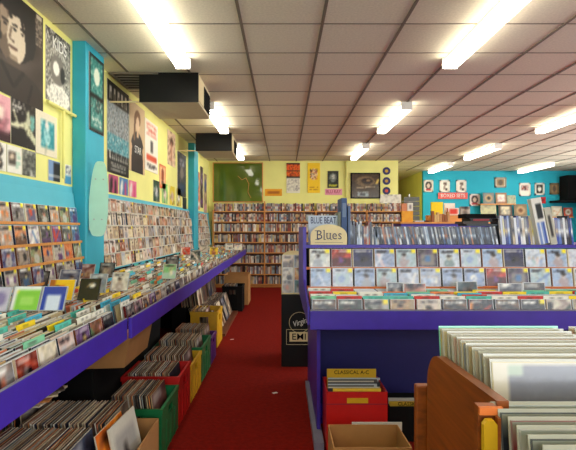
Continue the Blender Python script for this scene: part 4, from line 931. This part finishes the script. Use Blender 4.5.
card_front(333, 381, 388.5, 2.935, .012, (236, 196, 60), 'yellow record sleeve at the front of the red box')
# second box, black
q = root('record_box', (X(400, 3.1), 3.2, .04), 'black box of records right of the red one under the island', 'box')
xa, xb = X(389, 3.05), X(445, 3.05); b = MB()
for a in ((xa, xb, 3.05, 3.058), (xa, xb, 3.30, 3.308), (xa, xa+.008, 3.058, 3.30), (xb-.008, xb, 3.058, 3.30)): b.box(*a, .0, .22)
b.box(xa+.008, xb-.008, 3.058, 3.30, 0, .008)
b.build('box_body', 'matteblack', q)
card_front(388.5, 440, 398, 3.27, .012, (200, 196, 186), 'plain white card at the back of the black record box', name='divider_card', cat='divider card')
card_front(389, 440, 401.5, 3.22, .012, (228, 186, 60), 'yellow divider lettered classical in the black record box', 'CLASSICAL D-F', 'divider_card', 'divider card', tz=.016)
for k in range(5): card_front(390, 440, 411+k*2.5, 3.19-k*.022, .012, [(200, 206, 214), (76, 70, 80), (190, 200, 214), (40, 40, 50)][k % 4], 'record sleeve, %s from the back in the black record box' % ordn(k+1), gp='records in the black record box')
c = simplecv((60, 40, 44), 3, 10); c.rect(.1, .8, .9, .9, Wt)
card_front(389.5, 440, 415, 3.07, .012, (60, 40, 44), 'dark record sleeve with white capitals fronting the black record box', art_=c)
# cardboard box in front
q = root('cardboard_box', (X(368, 2.45), 2.45, 0), 'empty open cardboard box on the carpet before the island', 'box')
zt = Z(424.5, 2.62); xa, xb = X(330, 2.5), X(403, 2.5); b = MB(); t = .006; y0 = 2.32; z_f = Z(448, 2.32)
xa2, xb2 = X(328, 2.32)+.005, X(407, 2.32)
b.box(xa, xb, 2.62-t, 2.62, 0, zt); b.box(xa, xb, y0, y0+t, 0, z_f)
b.hexa([(xa, y0+t, 0), (xa+t, y0+t, 0), (xa+t, 2.62-t, 0), (xa, 2.62-t, 0), (xa-.0, y0+t, z_f), (xa+t, y0+t, z_f), (xa+t, 2.62-t, zt), (xa, 2.62-t, zt)])
b.hexa([(xb-t, y0+t, 0), (xb, y0+t, 0), (xb, 2.62-t, 0), (xb-t, 2.62-t, 0), (xb-t, y0+t, z_f), (xb, y0+t, z_f), (xb, 2.62-t, zt), (xb-t, 2.62-t, zt)])
b.box(xa+t, xb-t, y0+t, 2.62-t, 0, t); b.build('box_body', 'card', q)
c = CV(8, 8, (226, 222, 214))
b = MB().box(X(352, 2.66), X(402, 2.66), 2.66, 2.668, 0, Z(422.5, 2.66), (214, 210, 205)); tag(b.build('white_card', 'paper'), 'white card standing just behind the open cardboard box', 'card')

# ================= BLACK STAND WITH CDS BEHIND THE ISLAND =================
YV = 4.68; xa, xb = X(281.3, YV), .262
q = root('branded_cabinet', ((xa+xb)/2, YV+.25, 0), 'black floor cabinet with outlined white logos, at the far end of the island', 'cabinet')
zt = Z(294.5, YV); box(xa, xb, YV, YV+.5, 0, zt).build('body', 'black', q, bevel=.004)
cx_, cz = X(299.5, YV), Z(322.5, YV); ring = MB(); rad = 10.3*YV/F
for i in range(40):
    t0, t1 = 2*math.pi*i/40, 2*math.pi*(i+1)/40
    if 1.44*math.pi < (t0+t1)/2 < 1.56*math.pi: continue
    ring.box(0, 1, 0, 1, 0, 1) if False else ring.tube((cx_+rad*math.cos(t0), YV-.002, cz+rad*math.sin(t0)), (cx_+rad*math.cos(t1), YV-.002, cz+rad*math.sin(t1)), .0022, 6)
fx0, fx1, fz0, fz1 = X(286.5, YV), X(311.5, YV), Z(344.5, YV), Z(329.5, YV)
for a, c_ in (((fx0, fz0), (fx1, fz0)), ((fx0, fz1), (fx1, fz1)), ((fx0, fz0), (fx0, fz1)), ((fx1, fz0), (fx1, fz1))): ring.tube((a[0], YV-.002, a[1]), (c_[0], YV-.002, c_[1]), .0022, 6)
ring.build('logo_outline', 'cream', q)
text('Virgin', .075, 'white', q, MF(cx_, YV-.002, cz) @ Matrix.Rotation(.32, 4, 'Z'), name='logo_lettering', shear=.35, sx=.8)
box(X(289.5, YV), X(308.5, YV), YV-.003, YV, Z(341.5, YV), Z(332, YV)).build('logo_plate', 'cream', q)
text('EMI', .085, 'matteblack', bpy.data.objects['logo_plate'], MF(X(299, YV), YV-.0045, Z(336.9, YV)), name='logo_lettering', sx=1.1, ext=.002, off=.0004)
st = root('cd_stand', (X(293, YV), YV+.1, zt), 'cream stepped CD stand with rounded header on the black cabinet', 'stand')
xs0, xs1 = xa+.005, X(305.5, YV)
b = MB(); pts = [(xs0, YV+.14, zt), (xs1, YV+.14, zt)]
zm = Z(257, YV+.14); ztop = Z(250.6, YV+.14)
for i in range(13):
    t = math.pi*i/12; pts.append(((xs0+xs1)/2+math.cos(t)*(xs1-xs0)/2, YV+.14, zm+math.sin(t)*(ztop-zm)))
b.prism(pts[::-1], (0, .01, 0)); b.build('header_board', 'cream', st)
for k in range(3):
    box(xs0, xs1, YV+.02+k*.04, YV+.139, zt+k*.119 if k else zt+.0005, zt+k*.119+.012).build('step', 'cream', st)
rr = random.Random(5)
b = MB(); b.box(xs0-.004, xs0, YV+.01, YV+.14, zt, zt+.30); b.build('side_panel', 'cream', st)
for k in range(3):
    for j in range(2):
        cc = [[(206, 200, 190), (60, 110, 110)], [(226, 226, 220), (214, 140, 60)], [(210, 200, 170), (214, 190, 170)]][k][j]
        if k == 2: cc = [(226, 200, 180), (110, 130, 160)][j]
        wv = .109; me = case_mesh('cd_case', art(rr, 9, 'dull', bg=cc)[0], w_=wv); 
        inst(me, 'cd_case', (xs0+.058+j*.113, YV+.026+k*.04, zt+k*.119+.0125), 0, -.1, '%s CD on the %s step of the cream stand, %s side' % (cname(cc), ['lowest', 'middle', 'top'][k], ['left', 'right'][j]), 'CD')

# ================= FOREGROUND WOODEN BIN =================
wb = root('wooden_record_bin', (.8, 1.1, 0), 'warm brown wooden record bin with curved side, bottom right foreground', 'bin')
def curved(xp, th):
    pts = [(xp, 1.335, .2), (xp, .897, .2), (xp, .897, 1.028), (xp, 1.20, 1.018)]
    for i in range(9):
        t = math.pi/2*(1-i/8); pts.append((xp, 1.235+.10*math.cos(t), .918+.10*math.sin(t)))
    return MB().prism(pts[::-1], (th, 0, 0))
curved(.395, .022).build('side_panel', 'wood', wb, bevel=.003)
box(.418, 1.5, 1.345, 1.363, .2, .97).build('back_board', 'wood', wb)
b = MB(); b.box(.352, .386, .878, .895, .2, 1.026); b.box(.386, 1.5, .878, .895, .2, .985); b.build('divider_board', 'wood', wb)
box(.352, .394, .870, .8775, 1.012, 1.026).build('top_strip', 'edgewood', wb)
box(.418, 1.5, .896, 1.345, .735, .75).build('tray', 'wood', wb)
box(.352, 1.5, .45, .877, .67, .685).build('tray', 'wood', wb)
box(1.5, 1.52, .45, 1.36, .2, 1.02).build('side_panel', 'wood', wb)
box(.376, .417, 1.37, 1.40, .0, Z(385, 1.38)).build('post', 'wood', wb, bevel=.004)
box(.418, 1.5, 1.364, 1.45, .0, .86).build('rear_cabinet', 'darkwood', wb)
box(.356, 1.5, .46, .877, 0, .2).build('base', 'darkwood', wb)
box(.418, 1.5, .896, 1.33, 0, .2).build('base', 'darkwood', wb)
yd = root('yellow_divider', (.366, .86, .6855), 'yellow plastic end panel between the wooden panel and the nearest records', 'panel')
MB().prism([(.354, .868, .686), (.378, .868, .686), (.378, .868, 1.0), (.372, .868, 1.008), (.360, .868, 1.008), (.354, .868, 1.0)], (0, -.012, 0)).build('panel', 'yellow_plastic', yd)
MB().prism([(.3785, .868, .686), (.384, .868, .686), (.384, .868, 1.012), (.3785, .868, 1.012)], (0, -.012, 0)).build('edge_strip', 'wood', yd)
# records in clear outer sleeves
def bigsleeve(x0, y, zb, lean, cv, edge, lab, gp=None, h=.315, name='record_sleeve', w_=.317, t=.007, rim=(176, 172, 152)):
    b = MB(); b.box(0, w_, 0, t, 0, h, edge); b.grid((.002, -.001, .002), (w_-.004, 0, 0), (0, 0, h-.004), cv)
    b.box(-.003, w_+.003, t*.3, t*.5, -.0, h+.006, rim)
    me = b.mesh(name); me.materials.append(MATS['sleeve'])
    return inst(me, name, (x0, y, zb), 0, -lean, lab, 'record', gp)
rr = random.Random(17)
tops = [(184, 176, 148), (196, 180, 138), (172, 168, 150), (190, 160, 142), (200, 188, 160), (160, 160, 160), (186, 166, 126), (194, 180, 156), (180, 172, 148), (170, 160, 140)]
zb = .7505
n = 11
for col_i, xs in enumerate((.4205, .775, 1.12)):
    for k in range(n):
        y = 1.268-k*.0285; cc = tops[(k+col_i*3) % 10]
        c = CV(24, 24, cc); c.speck(rr, .2, [tuple(v_-8 for v_ in cc)])
        if k == 2 and col_i == 0: c.rect(.12, .84, .2, .96, (238, 206, 60))
        if k == 0 and col_i == 0: c.rect(.02, .86, .12, .95, (244, 224, 110))
        if k == n-1:
            c = CV(70, 70, (200, 190, 168)); c.rect(.095, 0, 1, .985, (120, 120, 126)); c.rect(.095, .92, .20, .985, (160, 172, 150)); c.speck(rr, .15, [(127, 127, 132)], .22, 0, 1, .92)
        w_ = .317 if xs < 1.1 else .317
        if col_i == 0: lab = {k: 'cream sleeved record, %s from the back of the upper wooden bin' % ordn(k+1), 0: 'rearmost cream record in the wooden bin, with mint edge and sticker', n-1: 'frontmost grey-lilac record with white border in the wooden bin'}[k]
        else: lab = 'cream record in the %s stack of the upper wooden bin, %s from the back' % (['', 'middle', 'right'][col_i], ordn(k+1))
        bigsleeve(xs+rr.uniform(.0, .004)+(.0019*k if col_i == 0 else 0), y, zb+.004+rr.uniform(-.0, .004), .14, c, tops[(k*3+1) % 10], lab, 'records in the upper wooden bin' if not (col_i == 0 and k in (0, n-1)) else None, h=.322-.001*k, rim=(120, 200, 170) if (k == 0 and col_i == 0) else (176, 172, 152))
# near lower row: records in plastic outers
zb = .6855
ne = [(200, 208, 200), (30, 36, 44), (150, 70, 70), (196, 186, 170), (24, 26, 30), (214, 210, 196), (170, 176, 170), (120, 116, 100), (222, 218, 206), (60, 70, 70), (206, 200, 180)]
for col_i, xs in enumerate((.388, .72)):
    for k in range(11):
        y = .860-k*.036; cc = ne[(k+col_i*4) % 11]; c = CV(16, 16, cc); c.speck(rr, .2, [tuple(min(255, v_+14) for v_ in cc)]).rect(0, .95, 1, 1, (150, 154, 138))
        bigsleeve(xs+rr.uniform(-.003, .003), y, zb, .12, c, mixc(cc, (150, 152, 140), .5), 'clear-sleeved record, %s from the back, %s stack of the nearest bin' % (ordn(k+1), ['left', 'right'][col_i]), 'records in the lower wooden bin', h=.336, t=.009)

# price tag and scraps on the carpet
for k, (px, py) in enumerate(((275, 393), (232, 339.5))):
    Y = 1.35*F/(py-CY); b = MB().box(-.02, .02, -.012, .012, 0, .002, (230, 224, 214)); me = b.mesh('paper_scrap'); me.materials.append(MATS['paper'])
    inst(me, 'paper_scrap', (X(px, Y), Y, .0006), .5, 0, ['small white paper scrap in the middle of the red carpet', 'white paper scrap on the carpet beside the loose records'][k], 'paper')

QUEUE.sort(key=lambda q: -q[0])
for (sc, me, loc, rz, rx, lb, gp, simple) in QUEUE[:230]: inst(me, 'cd_case', loc, rz, rx, lb, 'CD', gp)
b = MB(); rr = random.Random(4)
for (sc, me, loc, rz, rx, lb, gp, simple) in QUEUE[230:]:
    M = Matrix.Translation(loc) @ Euler((rx, 0, rz)).to_matrix().to_4x4(); R3 = M.to_3x3()
    if simple:
        e = simple[0]; b.box(-.071, .071, 0, .010, 0, .125, [e, e, rr.choice(PAL['dull']), e, e, e], M=M)
        if simple[1]: b.grid(M @ Vector((-.07, -.001, 0)), R3 @ Vector((.14, 0, 0)), R3 @ Vector((0, 0, .124)), art(rr, 5, 'dull')[0])
    else:
        b.box(-.071, .071, 0, .010, 0, .125, (205, 205, 208), M=M); far_ = loc[1] > 4.5
        P_ = 'vivid' if (not far_ and loc[0] < 0 and rr.random() < .3) else 'dull'
        b.grid(M @ Vector((-.068, -.0008, .002)), R3 @ Vector((.137, 0, 0)), R3 @ Vector((0, 0, .121)), art(rr, 6, P_)[0])
o = b.build('cd_cases', 'jewel'); o['kind'] = 'stuff'; tag(o, 'the smaller of the CDs filed in bins and shown on wall racks', 'CDs')
for o in bpy.data.objects:
    if '_w' in o: del o['_w']
